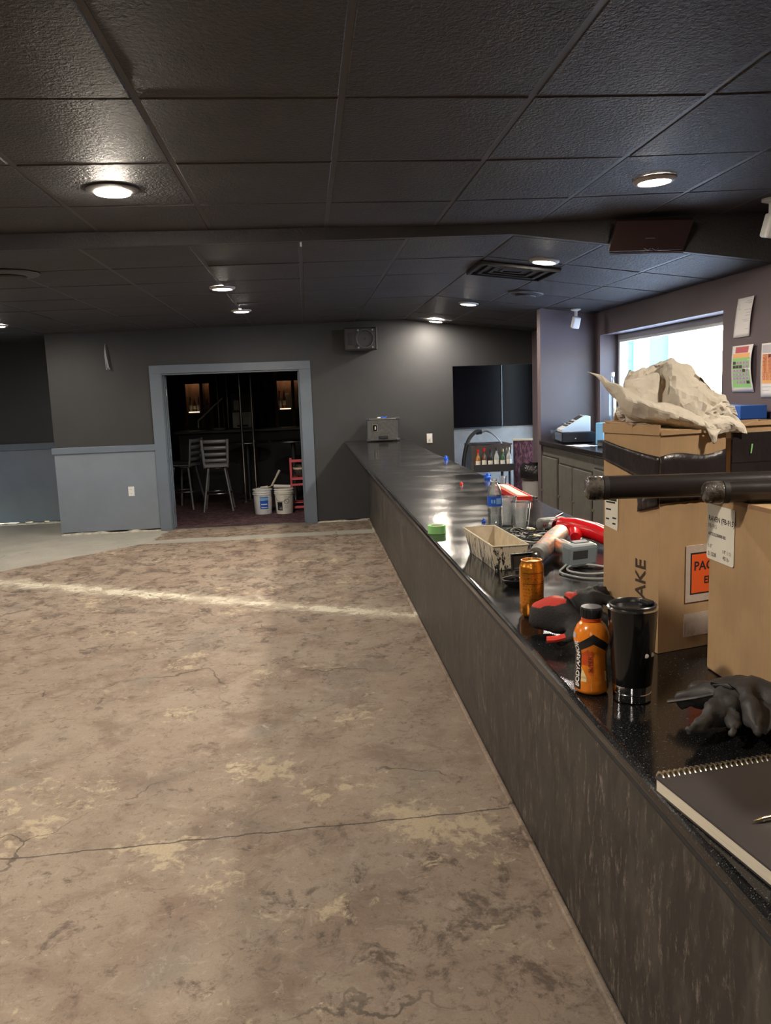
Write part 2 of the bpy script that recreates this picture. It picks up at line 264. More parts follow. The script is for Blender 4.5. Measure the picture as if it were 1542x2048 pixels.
# ------------------------------------------------------------------ mesh builder
class B:
    def __init__(s): s.v = []; s.f = []
    def add(s, vs, fs, X=None):
        o = len(s.v)
        s.v += [tuple(X @ Vector(p)) if X else tuple(p) for p in vs]; s.f += [tuple(i + o for i in f) for f in fs]; return s
    def box(s, x0, x1, y0, y1, z0, z1, X=None):
        return s.add([(x0, y0, z0), (x1, y0, z0), (x1, y1, z0), (x0, y1, z0), (x0, y0, z1), (x1, y0, z1), (x1, y1, z1), (x0, y1, z1)],
                     [(3, 2, 1, 0), (4, 5, 6, 7), (0, 1, 5, 4), (1, 2, 6, 5), (2, 3, 7, 6), (3, 0, 4, 7)], X)
    def cbox(s, c, d, rot=(0, 0, 0)):
        X = Matrix.Translation(c) @ Euler(rot).to_matrix().to_4x4()
        return s.box(-d[0] / 2, d[0] / 2, -d[1] / 2, d[1] / 2, -d[2] / 2, d[2] / 2, X)
    def lathe(s, prof, c=(0, 0, 0), n=32, X=None):
        T = Matrix.Translation(c); T = T @ X if X else T
        vs = []; fs = []; idx = []
        for r, z in prof:
            if r <= 1e-6: idx.append([len(vs)]); vs.append((0, 0, z))
            else:
                idx.append(list(range(len(vs), len(vs) + n)))
                vs += [(r * math.cos(2 * math.pi * k / n), r * math.sin(2 * math.pi * k / n), z) for k in range(n)]
        for a, b in zip(idx, idx[1:]):
            if len(a) == 1 and len(b) == 1: continue
            for k in range(n):
                k2 = (k + 1) % n
                if len(a) == 1: fs.append((a[0], b[k2], b[k]))
                elif len(b) == 1: fs.append((a[k], a[k2], b[0]))
                else: fs.append((a[k], a[k2], b[k2], b[k]))
        return s.add(vs, fs, T)
    def cyl(s, p0, p1, r0, r1=None, n=16):
        r1 = r0 if r1 is None else r1; p0 = Vector(p0); p1 = Vector(p1); d = p1 - p0
        q = d.to_track_quat('Z', 'Y').to_matrix().to_4x4(); L = d.length
        return s.lathe([(0, 0), (r0, 0), (r1, L), (0, L)], p0, n, q)
    def tube(s, pts, r, n=8, closed=False, flat=1.0):
        pts = [Vector(p) for p in pts]; m = len(pts); rr = r if isinstance(r, (list, tuple)) else [r] * m
        tan = [((pts[(i + 1) % m] if closed or i < m - 1 else pts[i]) - (pts[i - 1] if closed or i > 0 else pts[i])).normalized() for i in range(m)]
        up = Vector((0, 0, 1)) if abs(tan[0].z) < .9 else Vector((1, 0, 0))
        nrm = (up - tan[0] * up.dot(tan[0])).normalized(); vs = []; fs = []
        for i in range(m):
            nrm = (nrm - tan[i] * nrm.dot(tan[i])).normalized(); bi = tan[i].cross(nrm)
            for k in range(n):
                a = 2 * math.pi * k / n; vs.append(pts[i] + (nrm * math.cos(a) * flat + bi * math.sin(a)) * rr[i])
        for i in range(m if closed else m - 1):
            j = (i + 1) % m
            for k in range(n): fs.append((i * n + k, i * n + (k + 1) % n, j * n + (k + 1) % n, j * n + k))
        if not closed: fs.append(tuple(range(n - 1, -1, -1))); fs.append(tuple((m - 1) * n + k for k in range(n)))
        return s.add(vs, fs)
    def prism(s, poly, z0, z1, X=None):
        n = len(poly); vs = [(x, y, z0) for x, y in poly] + [(x, y, z1) for x, y in poly]
        return s.add(vs, [tuple(range(n - 1, -1, -1)), tuple(range(n, 2 * n))] + [(i, (i + 1) % n, (i + 1) % n + n, i + n) for i in range(n)], X)
    def grid(s, rows):
        m = len(rows[0]); vs = [p for r in rows for p in r]
        return s.add(vs, [(i * m + j, i * m + j + 1, (i + 1) * m + j + 1, (i + 1) * m + j) for i in range(len(rows) - 1) for j in range(m - 1)])
    def build(s, name, mat, parent=None, smooth=False, bevel=0.0, solid=0.0, sub=0, ang=35, seg=2):
        me = bpy.data.meshes.new(name); me.from_pydata(s.v, [], s.f); me.update()
        bm = bmesh.new(); bm.from_mesh(me); bmesh.ops.recalc_face_normals(bm, faces=bm.faces); bm.to_mesh(me); bm.free()
        me.materials.append(M[mat] if isinstance(mat, str) else mat)
        if smooth:
            for p in me.polygons: p.use_smooth = True
            me.set_sharp_from_angle(angle=R(ang))
        o = bpy.data.objects.new(name, me); COL.objects.link(o)
        if parent: o.parent = parent
        if solid: md = o.modifiers.new('solid', 'SOLIDIFY'); md.thickness = solid; md.offset = 0
        if sub: md = o.modifiers.new('sub', 'SUBSURF'); md.levels = sub; md.render_levels = sub
        if bevel: md = o.modifiers.new('bevel', 'BEVEL'); md.width = bevel; md.segments = seg; md.limit_method = 'ANGLE'; md.angle_limit = R(40)
        return o
def tag(o, label=None, cat=None, group=None, kind=None):
    for k, v in (('label', label), ('category', cat), ('group', group), ('kind', kind)):
        if v: o[k] = v
    return o
def thing(name, label, cat, loc=(0, 0, 0), rz=0.0, group=None):
    o = bpy.data.objects.new(name, None); COL.objects.link(o); o.empty_display_size = .05
    o.location = loc; o.rotation_euler = (0, 0, rz); return tag(o, label, cat, group)
def struct(o): o['kind'] = 'structure'; return o
def copy_tree(o, parent=None):
    c = o.copy(); COL.objects.link(c); c.parent = parent
    for ch in list(o.children): copy_tree(ch, c)
    return c
def text(name, s, size, mat, parent, X, fn=None, bold=0.0, align='LEFT'):
    cu = bpy.data.curves.new(name, 'FONT'); cu.body = s; cu.size = size; cu.align_x = align; cu.offset = bold; cu.resolution_u = 3
    t = bpy.data.objects.new('tmp_text', cu); COL.objects.link(t)
    dg = bpy.context.evaluated_depsgraph_get(); me = bpy.data.meshes.new_from_object(t.evaluated_get(dg))
    bpy.data.objects.remove(t); bpy.data.curves.remove(cu); me.name = name
    if fn:
        bm = bmesh.new(); bm.from_mesh(me); bmesh.ops.triangulate(bm, faces=bm.faces)
        for v in bm.verts: v.co = fn(v.co)
        bm.to_mesh(me); bm.free()
    else: me.transform(X)
    me.materials.clear(); me.materials.append(M[mat]); o = bpy.data.objects.new(name, me); COL.objects.link(o); o.parent = parent
    return o
def frame(origin, xdir, ydir):
    x = Vector(xdir).normalized(); y = Vector(ydir).normalized(); z = x.cross(y)
    return Matrix(((x.x, y.x, z.x, origin[0]), (x.y, y.y, z.y, origin[1]), (x.z, y.z, z.z, origin[2]), (0, 0, 0, 1)))
def curve(pts, n=8):
    P = [Vector(p) for p in pts]; out = []
    for i in range(len(P) - 1):
        a = P[max(i - 1, 0)]; b = P[i]; c = P[i + 1]; d = P[min(i + 2, len(P) - 1)]
        for k in range(n):
            t = k / n
            out.append(.5 * ((2 * b) + (c - a) * t + (2 * a - 5 * b + 4 * c - d) * t * t + (3 * b - a - 3 * c + d) * t ** 3))
    out.append(P[-1]); return out
def skin(name, mat, verts, edges, radii, parent=None, sub=2):
    bm = bmesh.new(); ly = bm.verts.layers.skin.verify(); vs = [bm.verts.new(p) for p in verts]
    for v, r in zip(vs, radii): v[ly].radius = r if isinstance(r, tuple) else (r, r)
    vs[0][ly].use_root = True
    for a, b in edges: bm.edges.new((vs[a], vs[b]))
    me = bpy.data.meshes.new(name); bm.to_mesh(me); bm.free(); me.materials.append(M[mat])
    o = bpy.data.objects.new(name, me); COL.objects.link(o); o.parent = parent
    md = o.modifiers.new('skin', 'SKIN'); md.use_smooth_shade = True
    md = o.modifiers.new('sub', 'SUBSURF'); md.levels = sub; md.render_levels = sub
    return o
# ================================================================== STRUCTURE
YW = 10.74
XR = 3.0
YF = 5.02          # where the flat front ceiling ends at a drop
ZF = 2.665
def zr(x): return 2.611 - (.012 * (1.3 - x) if x < 1.3 else .117 * (x - 1.3))
b = B(); b.box(-6.2, 3.3, -4.2, 10.80, -.1, 0); b.box(-6.2, -3.08, 10.80, 12.1, -.1, 0); b.box(1.72, 3.6, 10.80, 12.3, -.1, 0)
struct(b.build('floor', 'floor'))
b = B(); b.box(-3.08, 1.6, 10.80, 17.8, -.1, .006); struct(b.build('floor_carpet', 'carpet'))
# back wall with the double doorway and the side opening
b = B()
b.box(-3.22, -1.84, YW, YW + .14, 0.03, 2.75); b.box(-1.84, -.06, YW, YW + .14, 2.03, 2.75); b.box(-.06, 1.93, YW, YW + .14, .03, 2.75)
b.box(1.93, XR + .2, YW, YW + .14, 1.99, 2.75); b.box(-3.22, -3.08, YW + .14, 11.95, .03, 2.75)
struct(b.build('wall_back', 'wall'))
b = B(); b.box(-3.232, -1.96, YW - .012, YW, .035, 1.06); b.box(-3.232, -3.22, YW, 11.94, .035, 1.06); struct(b.build('wall_wainscot', 'wains', bevel=.002))
b = B(); b.box(-3.255, -1.96, YW - .032, YW, 1.05, 1.13); b.box(-3.255, -3.22, YW, 11.93, 1.05, 1.13); struct(b.build('trim_1', 'trim', bevel=.004))
b = B(); b.box(-6.2, -3.08, 11.95, 12.1, .03, 2.75); struct(b.build('wall_recess', 'wall'))
b = B(); b.box(-6.2, -3.23, 11.938, 11.95, .035, 1.06); struct(b.build('wall_recess_wainscot', 'wains'))
b = B(); b.box(-6.2, -3.256, 11.918, 11.95, 1.06, 1.15); struct(b.build('trim_2', 'trim', bevel=.004))
# unpainted bottom edge of the walls
def ragged(name, x0, x1, y, h):
    n = int((x1 - x0) / .05); rows = [[], [], []]
    for i in range(n + 1):
        x = x0 + (x1 - x0) * i / n; hh = h * (.55 + .9 * mnoise.noise((x * 5, y, 0))); hh = max(.006, hh); dp = .012 + .02 * abs(mnoise.noise((x * 9, 3, y)))
        rows[0].append((x, y - dp, 0.001)); rows[1].append((x, y - dp * .8, hh)); rows[2].append((x, y + .03, hh + .008))
    b = B(); b.grid(rows); return struct(b.build(name, 'plaster'))
ragged('baseboard_back', -3.23, -1.97, YW - .008, .035); ragged('baseboard_back_right', .07, .78, YW + .004, .03); ragged('baseboard_recess', -5.2, -3.26, 11.945, .03)
# right wall with window, stub wall, left and front walls
b = B(); YA, YB, ZS, ZT = 5.72, 8.20, 1.30, 2.18
b.box(XR, XR + .24, -4.2, YA, 0, 2.9); b.box(XR, XR + .24, YB, YW, 0, 2.9); b.box(XR, XR + .24, YA, YB, 0, ZS); b.box(XR, XR + .24, YA, YB, ZT, 2.9)
struct(b.build('wall_right', 'wall_r'))
b = B(); b.box(2.42, XR, 8.35, 8.47, 0, 2.6); struct(b.build('wall_stub', 'wall_r'))
b = B(); b.box(-6.4, -6.2, -4.2, 10.4, 0, 2.9); b.box(-6.4, -6.2, 11.3, 12.1, 0, 2.9); b.box(-6.4, -6.2, 10.4, 11.3, .6, 2.9); b.box(-6.4, -6.2, 10.4, 11.3, 0, .1); struct(b.build('wall_left', 'wall'))
b = B(); b.box(-6.4, 3.3, -4.4, -4.2, 0, 2.9); struct(b.build('wall_front', 'wall'))
def window(name, xg, y0, y1, z0, z1, w, side):
    e = bpy.data.objects.new(name, None); COL.objects.link(e); struct(e); e.location = (xg, (y0 + y1) / 2, z0)
    W_, H_ = y1 - y0, z1 - z0
    for nm, bx in (('window_stile', (-w, w, -W_ / 2, -W_ / 2 + .06, 0, H_)), ('window_stile', (-w, w, W_ / 2 - .06, W_ / 2, 0, H_)), ('window_rail', (-w, w, -W_ / 2 + .06, W_ / 2 - .06, 0, .06)), ('window_rail', (-w, w, -W_ / 2 + .06, W_ / 2 - .06, H_ - .055, H_))):
        B().box(*bx).build(nm, 'winframe', e, bevel=.006)
    for nm, bx in (('sash_bar', (-w - .012, w - .02, -W_ / 2 + .06, -W_ / 2 + .085, .06, H_ - .055)), ('sash_bar', (-w - .012, w - .02, W_ / 2 - .085, W_ / 2 - .06, .06, H_ - .055)), ('sash_bar', (-w - .012, w - .02, -W_ / 2 + .085, W_ / 2 - .085, H_ - .08, H_ - .055))):
        B().box(*bx).build(nm, 'winframe', e, bevel=.003)
    B().box(-.004, .004, -W_ / 2 + .06, W_ / 2 - .06, .06, H_ - .055).build('window_pane', 'pane', e)
    return e
window('window_1', XR + .215, YA, YB, ZS, ZT, .03, 1)
window('window_2', -6.3, 10.4, 11.3, .1, .6, .03, -1)
# drop between the flat ceiling and the sloping rear ceiling
def zf(x): return ZF + max(0, (x - 1.2)) * .028
b = B(); pl = [(-6.2, zf(-6.2) + .1), (1.2, zf(1.2) + .1), (XR, zf(XR) + .1), (XR, zr(XR) - .004), (1.3, zr(1.3) - .004), (-6.2, zr(-6.2) - .004)]
b.prism([(x, z) for x, z in pl], 0, .05, Matrix(((1, 0, 0, 0), (0, 0, 1, YF), (0, 1, 0, 0), (0, 0, 0, 1))))
struct(b.build('wall_ceiling_drop', 'ceil'))
def ceiling(name, xs, ys, zfun, thick=.10):
    """grid ceiling: slab mesh with grid bars and single tiles as parts"""
    b = B()
    for a, c in zip(xs, xs[1:]):
        y0, y1 = ys[0], ys[-1]
        b.add([(a, y0, zfun(a) + .03), (c, y0, zfun(c) + .03), (c, y1, zfun(c) + .03), (a, y1, zfun(a) + .03), (a, y0, zfun(a) + thick), (c, y0, zfun(c) + thick), (c, y1, zfun(c) + thick), (a, y1, zfun(a) + thick)],
              [(0, 1, 2, 3), (7, 6, 5, 4), (0, 4, 5, 1), (1, 5, 6, 2), (2, 6, 7, 3), (3, 7, 4, 0)])
    C = struct(b.build(name, 'tbar'))
    w = .012
    for x in xs[1:-1]:
        z = zfun(x); B().box(x - w, x + w, ys[0], ys[-1], z, z + .03).build('grid_bar', 'tbar', C)
    for y in ys[1:-1]:
        for a, c in zip(xs, xs[1:]):
            z0, z1 = zfun(a), zfun(c)
            B().add([(a, y - w, z0 + .001), (c, y - w, z1 + .001), (c, y + w, z1 + .001), (a, y + w, z0 + .001), (a, y - w, z0 + .02), (c, y - w, z1 + .02), (c, y + w, z1 + .02), (a, y + w, z0 + .02)],
                    [(0, 1, 2, 3), (7, 6, 5, 4), (0, 4, 5, 1), (1, 5, 6, 2), (2, 6, 7, 3), (3, 7, 4, 0)]).build('grid_cross_bar', 'tbar', C)
    rnd = random.Random(5)
    for a, c in zip(xs, xs[1:]):
        for p, q in zip(ys, ys[1:]):
            g = .006 if random.random() < .7 else .004; sag = rnd.uniform(-.003, .003); dz = .004
            x0, x1, y0, y1 = a + g, c - g, p + g, q - g; tz = [zfun(x0) - dz + rnd.uniform(-.002, .003), zfun(x1) - dz + rnd.uniform(-.002, .003)]
            r = .009     # tegular edge
            vs = [(x0 + r, y0 + r, tz[0]), (x1 - r, y0 + r, tz[1]), (x1 - r, y1 - r, tz[1] + sag), (x0 + r, y1 - r, tz[0] + sag),
                  (x0, y0, zfun(x0) + .006), (x1, y0, zfun(x1) + .006), (x1, y1, zfun(x1) + .006), (x0, y1, zfun(x0) + .006)]
            B().add(vs, [(3, 2, 1, 0), (0, 1, 5, 4), (1, 2, 6, 5), (2, 3, 7, 6), (3, 0, 4, 7), (4, 5, 6, 7)]).build('ceiling_tile', 'ceil', C)
    return C
FX = [-6.2, -5.0, -4.365, -3.72, -3.076, -2.433, -1.79, -1.148, -.506, .166, .81, 1.44, 2.07, 2.60, XR]
FY = [-4.2, -3.05, -2.3, -1.6, -.85, -.1, .62, 1.37, 2.12, 2.866, 3.623, 4.37, YF]
ceiling('ceiling', FX, FY, zf)
RX = [-6.2, -5.15, -4.505, -3.86, -3.215, -2.57, -1.925, -1.28, -.635, .01, .655, 1.3, 1.87, 2.44, XR]
RY = [YF + .05, 5.83, 6.6, 7.38, 8.16, 8.94, 9.72, 10.3, YW]
ceiling('ceiling_rear', RX, RY, zr)
b = B(); b.box(-6.2, -3.08, YW, 12.1, 2.55, 2.7); struct(b.build('ceiling_recess', 'ceil'))
# dark room beyond the doors and the service alcove
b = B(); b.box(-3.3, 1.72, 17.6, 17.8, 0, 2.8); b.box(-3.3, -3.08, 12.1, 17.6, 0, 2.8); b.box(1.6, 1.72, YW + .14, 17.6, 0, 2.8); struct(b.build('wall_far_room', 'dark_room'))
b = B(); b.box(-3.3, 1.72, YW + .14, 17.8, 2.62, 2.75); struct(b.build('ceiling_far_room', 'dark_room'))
b = B(); b.box(1.72, 3.6, 12.1, 12.3, 0, 2.4); b.box(1.72, 1.76, YW + .14, 12.1, 0, 2.4); b.box(3.4, 3.6, YW + .14, 12.1, 0, 2.4); struct(b.build('wall_alcove', 'alcove'))
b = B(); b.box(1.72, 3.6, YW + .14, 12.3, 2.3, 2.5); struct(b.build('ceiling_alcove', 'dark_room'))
# door casing
e = bpy.data.objects.new('door_1', None); COL.objects.link(e); struct(e); e.location = (-.95, YW, 0)
for nm, bx, mt in (('door_casing', (-1.02, -.875, -.03, .0, .0, 2.02), 'trim'), ('door_casing', (.875, 1.02, -.03, .0, 0, 2.02), 'trim'), ('door_header_casing', (-1.02, 1.02, -.032, 0, 2.02, 2.125), 'trim'),
    ('door_jamb', (-.89, -.865, -.005, .15, 0, 2.02), 'trim'), ('door_jamb', (.865, .89, -.005, .15, 0, 2.02), 'trim'), ('door_jamb_head', (-.865, .865, -.005, .15, 2.0, 2.02), 'trim'),
    ('door_stop', (-.865, -.85, .06, .1, 0, 2.0), 'trim'), ('door_stop', (.85, .865, .06, .1, 0, 2.0), 'trim')):
    B().box(*bx).build(nm, mt, e, bevel=.003)
for s in (-1, 1):          # leaves folded open into the far room
    lf = B().box(min(s * .845, s * 1.7), max(s * .845, s * 1.7), .155, .195, .012, 1.99).build('door_leaf', 'trim', e, bevel=.003)
    for z in (.25, 1.0, 1.78): B().cyl((s * .852, .148, z - .045), (s * .852, .148, z + .045), .007, n=10).build('hinge', 'steel', lf)
B().box(-.86, .86, .03, .075, 0.0, .012).build('threshold', 'steel', e)
# outside, seen through the window
b = B(); b.box(3.5, 60, -40, 60, -.6, -.4); o = struct(b.build('ground_outside', 'snow'))
b = B(); b.box(-60, -7, -40, 60, -.6, -.4); o = struct(b.build('ground_outside_left', 'snow'))
br = thing('neighbour_building', 'pale building with white pilasters seen through the window', 'building', (9.5, 20.2, -.4))
B().box(-2.4, .0, 0, 4, 0, 4.6).build('building_wall', 'ext', br)
for x in (-2.3, -1.25, -.35): B().box(x, x + .32, -.25, 0, 0, 4.6).build('pilaster', 'snow', br, bevel=.02)
for k in range(9): B().box(-1.95, -1.3, -.03, 0, .4 + k * .45, .4 + k * .45 + .4).build('siding_board', 'ext', br)
# ================================================================== CEILING FIXTURES
LG = 'recessed ceiling downlights'
def downlight(x, y, z, label, tilt=0.0, dark=False):
    t = thing('ceiling_downlight', label, 'downlight', (x, y, z), 0, LG); t.rotation_euler = (0, tilt, 0)
    B().lathe([(.078, -.016), (.092, -.014), (.118 if dark else .105, -.004), (.118 if dark else .105, .004), (.078, .004)], n=40).build('trim_ring', 'ring_d' if dark else 'ring', t, True)
    q = .009 if dark else 0
    B().lathe([(0, -.021 - q), (.045, -.019 - q), (.078, -.012 - q), (.078, -.004)], n=24).build('lens', 'lens', t, True)
for x, y, z, l, tl, dk in (
    (-.84, 4.02, ZF, 'large downlight with a dark ring glaring on the textured ceiling tile at upper left', 0, True),
    (1.75, 4.04, zf(1.75), 'downlight at upper right in front of the flat black ceiling screen', -.028, False),
    (1.70, 5.75, zr(1.7), 'downlight beside the rectangular ceiling vent', .117, False),
    (1.70, 8.45, zr(1.7), 'downlight beyond the round ceiling diffuser, second nearest to the back wall on the bar side', .117, False),
    (1.66, 10.33, zr(1.67) - .012, 'downlight washing the charcoal back wall right of the wall speaker', .117, False),
    (-.64, 6.95, zr(-.64), 'downlight over the middle floor, the left one of the pair ahead of the doorway', 0, False),
    (-.63, 8.8, zr(-.63), 'downlight nearest the double doorway', 0, False),
    (-3.28, 9.35, zr(-3.28), 'downlight cut off by the left edge of the picture', 0, False),
    (-.84, 1.1, ZF, 'downlight over the near floor behind the viewer, left', 0, False), (1.75, 1.1, zf(1.75), 'downlight over the near end of the bar behind the viewer', -.028, False),
    (-.84, -1.9, ZF, 'downlight far behind the viewer over the floor', 0, False), (-3.3, 2.6, ZF, 'downlight left of the viewer over the near floor', 0, False),
    (-3.3, 6.3, zr(-3.3), 'downlight left of the middle floor outside the picture', 0, False)):
    downlight(x, y, z - .008, l, tl, dk)
# rectangular vent, round diffusers
t = thing('ceiling_vent', 'rectangular black louvred ceiling vent beside a downlight', 'vent', (1.60, 6.25, zr(1.6) - .006)); t.rotation_euler = (0, .117, 0)
B().box(-.30, .30, -.27, .27, -.004, .0).build('vent_plate', 'black', t)
for k, s in enumerate((.30, .23, .16, .09)):
    b = B(); w = .028
    for bx in ((-s, s, -s * .9, -s * .9 + w), (-s, s, s * .9 - w, s * .9), (-s, -s + w, -s * .9 + w, s * .9 - w), (s - w, s, -s * .9 + w, s * .9 - w)): b.box(*bx, -.028 + k * .005, -.004)
    b.build('vent_louvre', 'black', t, bevel=.004)
def round_vent(x, y, label, r=.16):
    t = thing('round_ceiling_diffuser', label, 'diffuser', (x, y, zr(x) - .007)); t.rotation_euler = (0, .117 if x > 1.3 else 0, 0)
    B().lathe([(r * .2, -.03), (r * .95, -.012), (r, -.004), (r, 0)], n=36).build('outer_cone', 'tbar', t, True)
    B().lathe([(0, -.045), (r * .55, -.035), (r * .6, -.026), (0, -.02)], n=36).build('inner_cone', 'ceil', t, True)
round_vent(2.0, 7.35, 'round dark ceiling diffuser on the bar side near the rectangular vent'); round_vent(-1.95, 5.85, 'round dark ceiling diffuser at the left edge of the picture', .2)
# flat screen on the ceiling drop
t = thing('ceiling_screen', 'flat black screen with a silver lower bar mounted at the ceiling drop', 'screen', (2.11, YF - .012, 2.497))
X_ = Matrix.Rotation(R(42), 4, 'X')
B().box(-.235, .235, -.03, 0, 0.012, .215, X_).build('panel', 'screen_brown', t, bevel=.004); B().box(-.235, .235, -.045, -.03, .0, .012, X_).build('lower_bar', 'chrome', t, bevel=.003)
B().box(-.03, .03, -.09, .01, .05, .075).build('bracket', 'steel', t)
b = B(); b.tube([(-.02, -.045, .0), (0, -.05, -.012), (.02, -.045, .0)], .003); b.tube([(.03, -.045, .0), (.05, -.05, -.012), (.07, -.045, .0)], .003); b.build('clip', 'steel', t, True)
def cam_dev(x, y, z, label, s=1.0):
    t = thing('ceiling_camera', label, 'camera', (x, y, z), 0)
    B().lathe([(0, -.001), (.05 * s, -.001), (.05 * s, -.012 * s), (.02 * s, -.022 * s), (0, -.022 * s)], n=24).build('mount_plate', 'white', t, True)
    B().cyl((0, 0, -.02 * s), (0, 0, -.075 * s), .016 * s).build('stem', 'white', t, True)
    B().cbox((-.005 * s, -.012 * s, -.135 * s), (.075 * s, .07 * s, .115 * s), (R(14), R(8), 0)).build('housing', 'white', t, bevel=.012 * s)
cam_dev(2.72, 8.12, zr(2.72) - .004, 'small white camera hanging from the ceiling left of the window')
cam_dev(2.70, 4.62, zf(2.7) - .004, 'white camera hanging from the ceiling at the right edge', 1.15)
tag(B().cyl((.013, 5.06, zr(0) + .02), (.012, 5.06, zr(0) - .03), .006, n=10).build('sprinkler_stub', 'white', None, True), 'tiny pale stub hanging from the ceiling drop', 'stub')
# ================================================================== WALL THINGS
def plate(name, label, cat, x, z, kind):
    t = thing(name, label, cat, (x, YW - (.012 if kind == 'o' else 0), z))
    B().box(-.038, .038, -.007, 0, -.062, .062).build('cover_plate', 'white', t, bevel=.004)
    if kind == 'o':
        for zz in (-.026, .026):
            f = B().box(-.017, .017, -.0095, -.006, zz - .014, zz + .014).build('receptacle', 'sheet', t, bevel=.003)
            for s in (-1, 1): B().box(s * .007 - .0015, s * .007 + .0015, -.0102, -.0094, zz - .004, zz + .006).build('slot', 'ink', f)
    else:
        B().box(-.016, .016, -.010, -.006, -.033, .033).build('rocker', 'sheet', t, bevel=.002); B().box(-.004, .004, -.018, -.009, -.008, .012).build('toggle', 'white', t, bevel=.002)
plate('wall_outlet', 'white double outlet on the slate wainscot left of the doorway', 'outlet', -2.31, .535, 'o')
plate('light_switch', 'white switch plate on the charcoal wall behind the far end of the bar', 'switch', 1.60, 1.06, 's')
t = thing('hanging_wire', 'pale loose cable end sticking out of the dark wall left of the doorway', 'wire', (-2.485, YW, 2.26))
for k in (-1, 0, 1):
    B().tube(curve([(0, .01, .15), (0, -.03, .13), (.006 * k, -.05, .03), (.014 * k + .012, -.05, -.10 - .02 * abs(k)), (.02 * k + .02, -.05, -.17)], 5), .0045).build('wire_strand', 'cord', t, True)
t = thing('wall_speaker', 'black loudspeaker lying sideways high on the back wall', 'speaker', (.715, YW, 2.22))
b = B(); b.prism([(-.205, -.26), (.205, -.26), (.16, 0), (-.16, 0)], 0, .285); b.build('cabinet', 'speaker', t, bevel=.012)
B().box(-.195, .195, -.272, -.26, .012, .273).build('baffle', 'speaker', t, bevel=.006)
XB = Matrix.Translation((.055, -.27, .145)) @ Matrix.Rotation(R(90), 4, 'X')
B().lathe([(.118, 0), (.118, .012), (.104, .012), (.098, .0)], n=40, X=XB).build('woofer_ring', 'metal_dark', t, True)
B().lathe([(.1, .004), (.05, -.012), (.035, -.004), (0, .006)], n=40, X=XB).build('woofer_cone', 'black', t, True)
B().box(-.155, -.095, -.277, -.27, .07, .215).build('horn', 'black', t, bevel=.01)
B().lathe([(0, .003), (.02, .003), (.022, 0)], n=20, X=Matrix.Translation((-.055, -.272, .05)) @ Matrix.Rotation(R(90), 4, 'X')).build('port', 'ink', t, True)
for x, z in ((-.03, .035), (.15, .035), (.15, .25), (-.03, .25)): B().lathe([(0, .008), (.012, .006), (.014, 0)], n=14, X=Matrix.Translation((x, -.272, z)) @ Matrix.Rotation(R(90), 4, 'X')).build('bolt', 'steel', t, True)
B().box(.195, .21, -.275, -.25, .0, .285).build('corner_edge', 'metal_dark', t, bevel=.004)
# papers on the right wall
def sheet(name, label, y0, y1, z0, z1, curl, mt, shear=0.0):
    """y0 far edge, y1 near edge; returns root and fn(u,v)->point, u to the right in view, v up"""
    t = thing(name, label, 'paper', (XR, (y0 + y1) / 2, z0))
    def fn(u, v, off=0.0):
        y = y0 + (y1 - y0) * u + shear * (1 - v); bow = curl * math.sin(math.pi * (.15 + .85 * (1 - v))) * (.35 + .65 * u)
        return Vector((-.006 - bow - off, y - (y0 + y1) / 2, (z1 - z0) * v))
    b = B(); b.grid([[fn(i / 6, j / 10) for i in range(7)] for j in range(11)]); b.build('sheet', mt, t, True, solid=.0015)
    def patch(nm, u0, u1, v0, v1, m, off=.0016):
        q = B(); q.grid([[fn(u0 + (u1 - u0) * i / 4, v0 + (v1 - v0) * j / 4, off) for i in range(5)] for j in range(5)]); return q.build(nm, m, t)
    return t, fn, patch
t, fn, patch = sheet('notice_sheet', 'plain pinkish typed notice pinned on the wall right of the window', 5.50, 5.29, 1.975, 2.235, .012, 'sheet', .06)
for k, (u0, u1, v) in enumerate(((.62, .95, .9), (.5, .95, .86), (.75, .95, .83), (.55, .95, .68), (.7, .95, .6), (.65, .95, .53), (.5, .95, .43), (.6, .95, .39), (.7, .92, .19))): patch('text_line', u0, u1, v, v + .013, 'fl_grey')
patch('text_rule', .16, .18, .72, .87, 'fl_grey'); patch('text_rule', .16, .3, .71, .725, 'fl_grey')
t, fn, patch = sheet('game_board_sheet', 'curled green and orange number sheet taped on the wall beside the window', 5.555, 5.27, 1.60, 1.918, .03, 'sheet')
patch('heading_strip', .18, .82, .84, .97, 'fl_red'); patch('orange_strip', .08, .92, .74, .83, 'fl_orange'); patch('green_field', .06, .94, .1, .735, 'fl_green', .0012)
cells = B(); dark = {(0, 0), (1, 0), (1, 1), (1, 2), (2, 3), (5, 4)}
for r in range(6):
    for c in range(5):
        if r == 5 and c == 0: continue
        patch('number_cell', .1 + c * .165, .1 + c * .165 + .14, .60 - r * .083, .60 - r * .083 + .062, 'fl_dark' if (r, c) in dark else 'fl_cell', .0026)
        if (r, c) not in dark:
            u0, v0 = .125 + c * .165, .612 - r * .083
            text('number', '100' if r < 3 else '50', .018, 'fl_dark', t, None, fn=lambda p, u0=u0, v0=v0: fn(u0 + p.x / .285, v0 + p.y / .318, .0036))
t, fn, patch = sheet('orange_number_sheet', 'orange number sheet taped on the wall, cut off by the right edge', 5.185, 4.92, 1.565, 1.915, .02, 'sheet')
patch('grey_heading', .06, .94, .82, .97, 'fl_grey'); patch('dark_cell', .35, .5, .74, .79, 'fl_dark', .0026); patch('orange_field', .06, .94, .26, .80, 'fl_orange', .0012)
for r, s in enumerate(('250 250', '200 200', '200 200', '100 100', '100 100', '50 50 50', '50 50 50')):
    text('number_row', s, .036, 'fl_red', t, None, fn=lambda p, v0=.73 - r * .068: fn(.1 + p.x / .265, v0 + p.y / .35, .003))
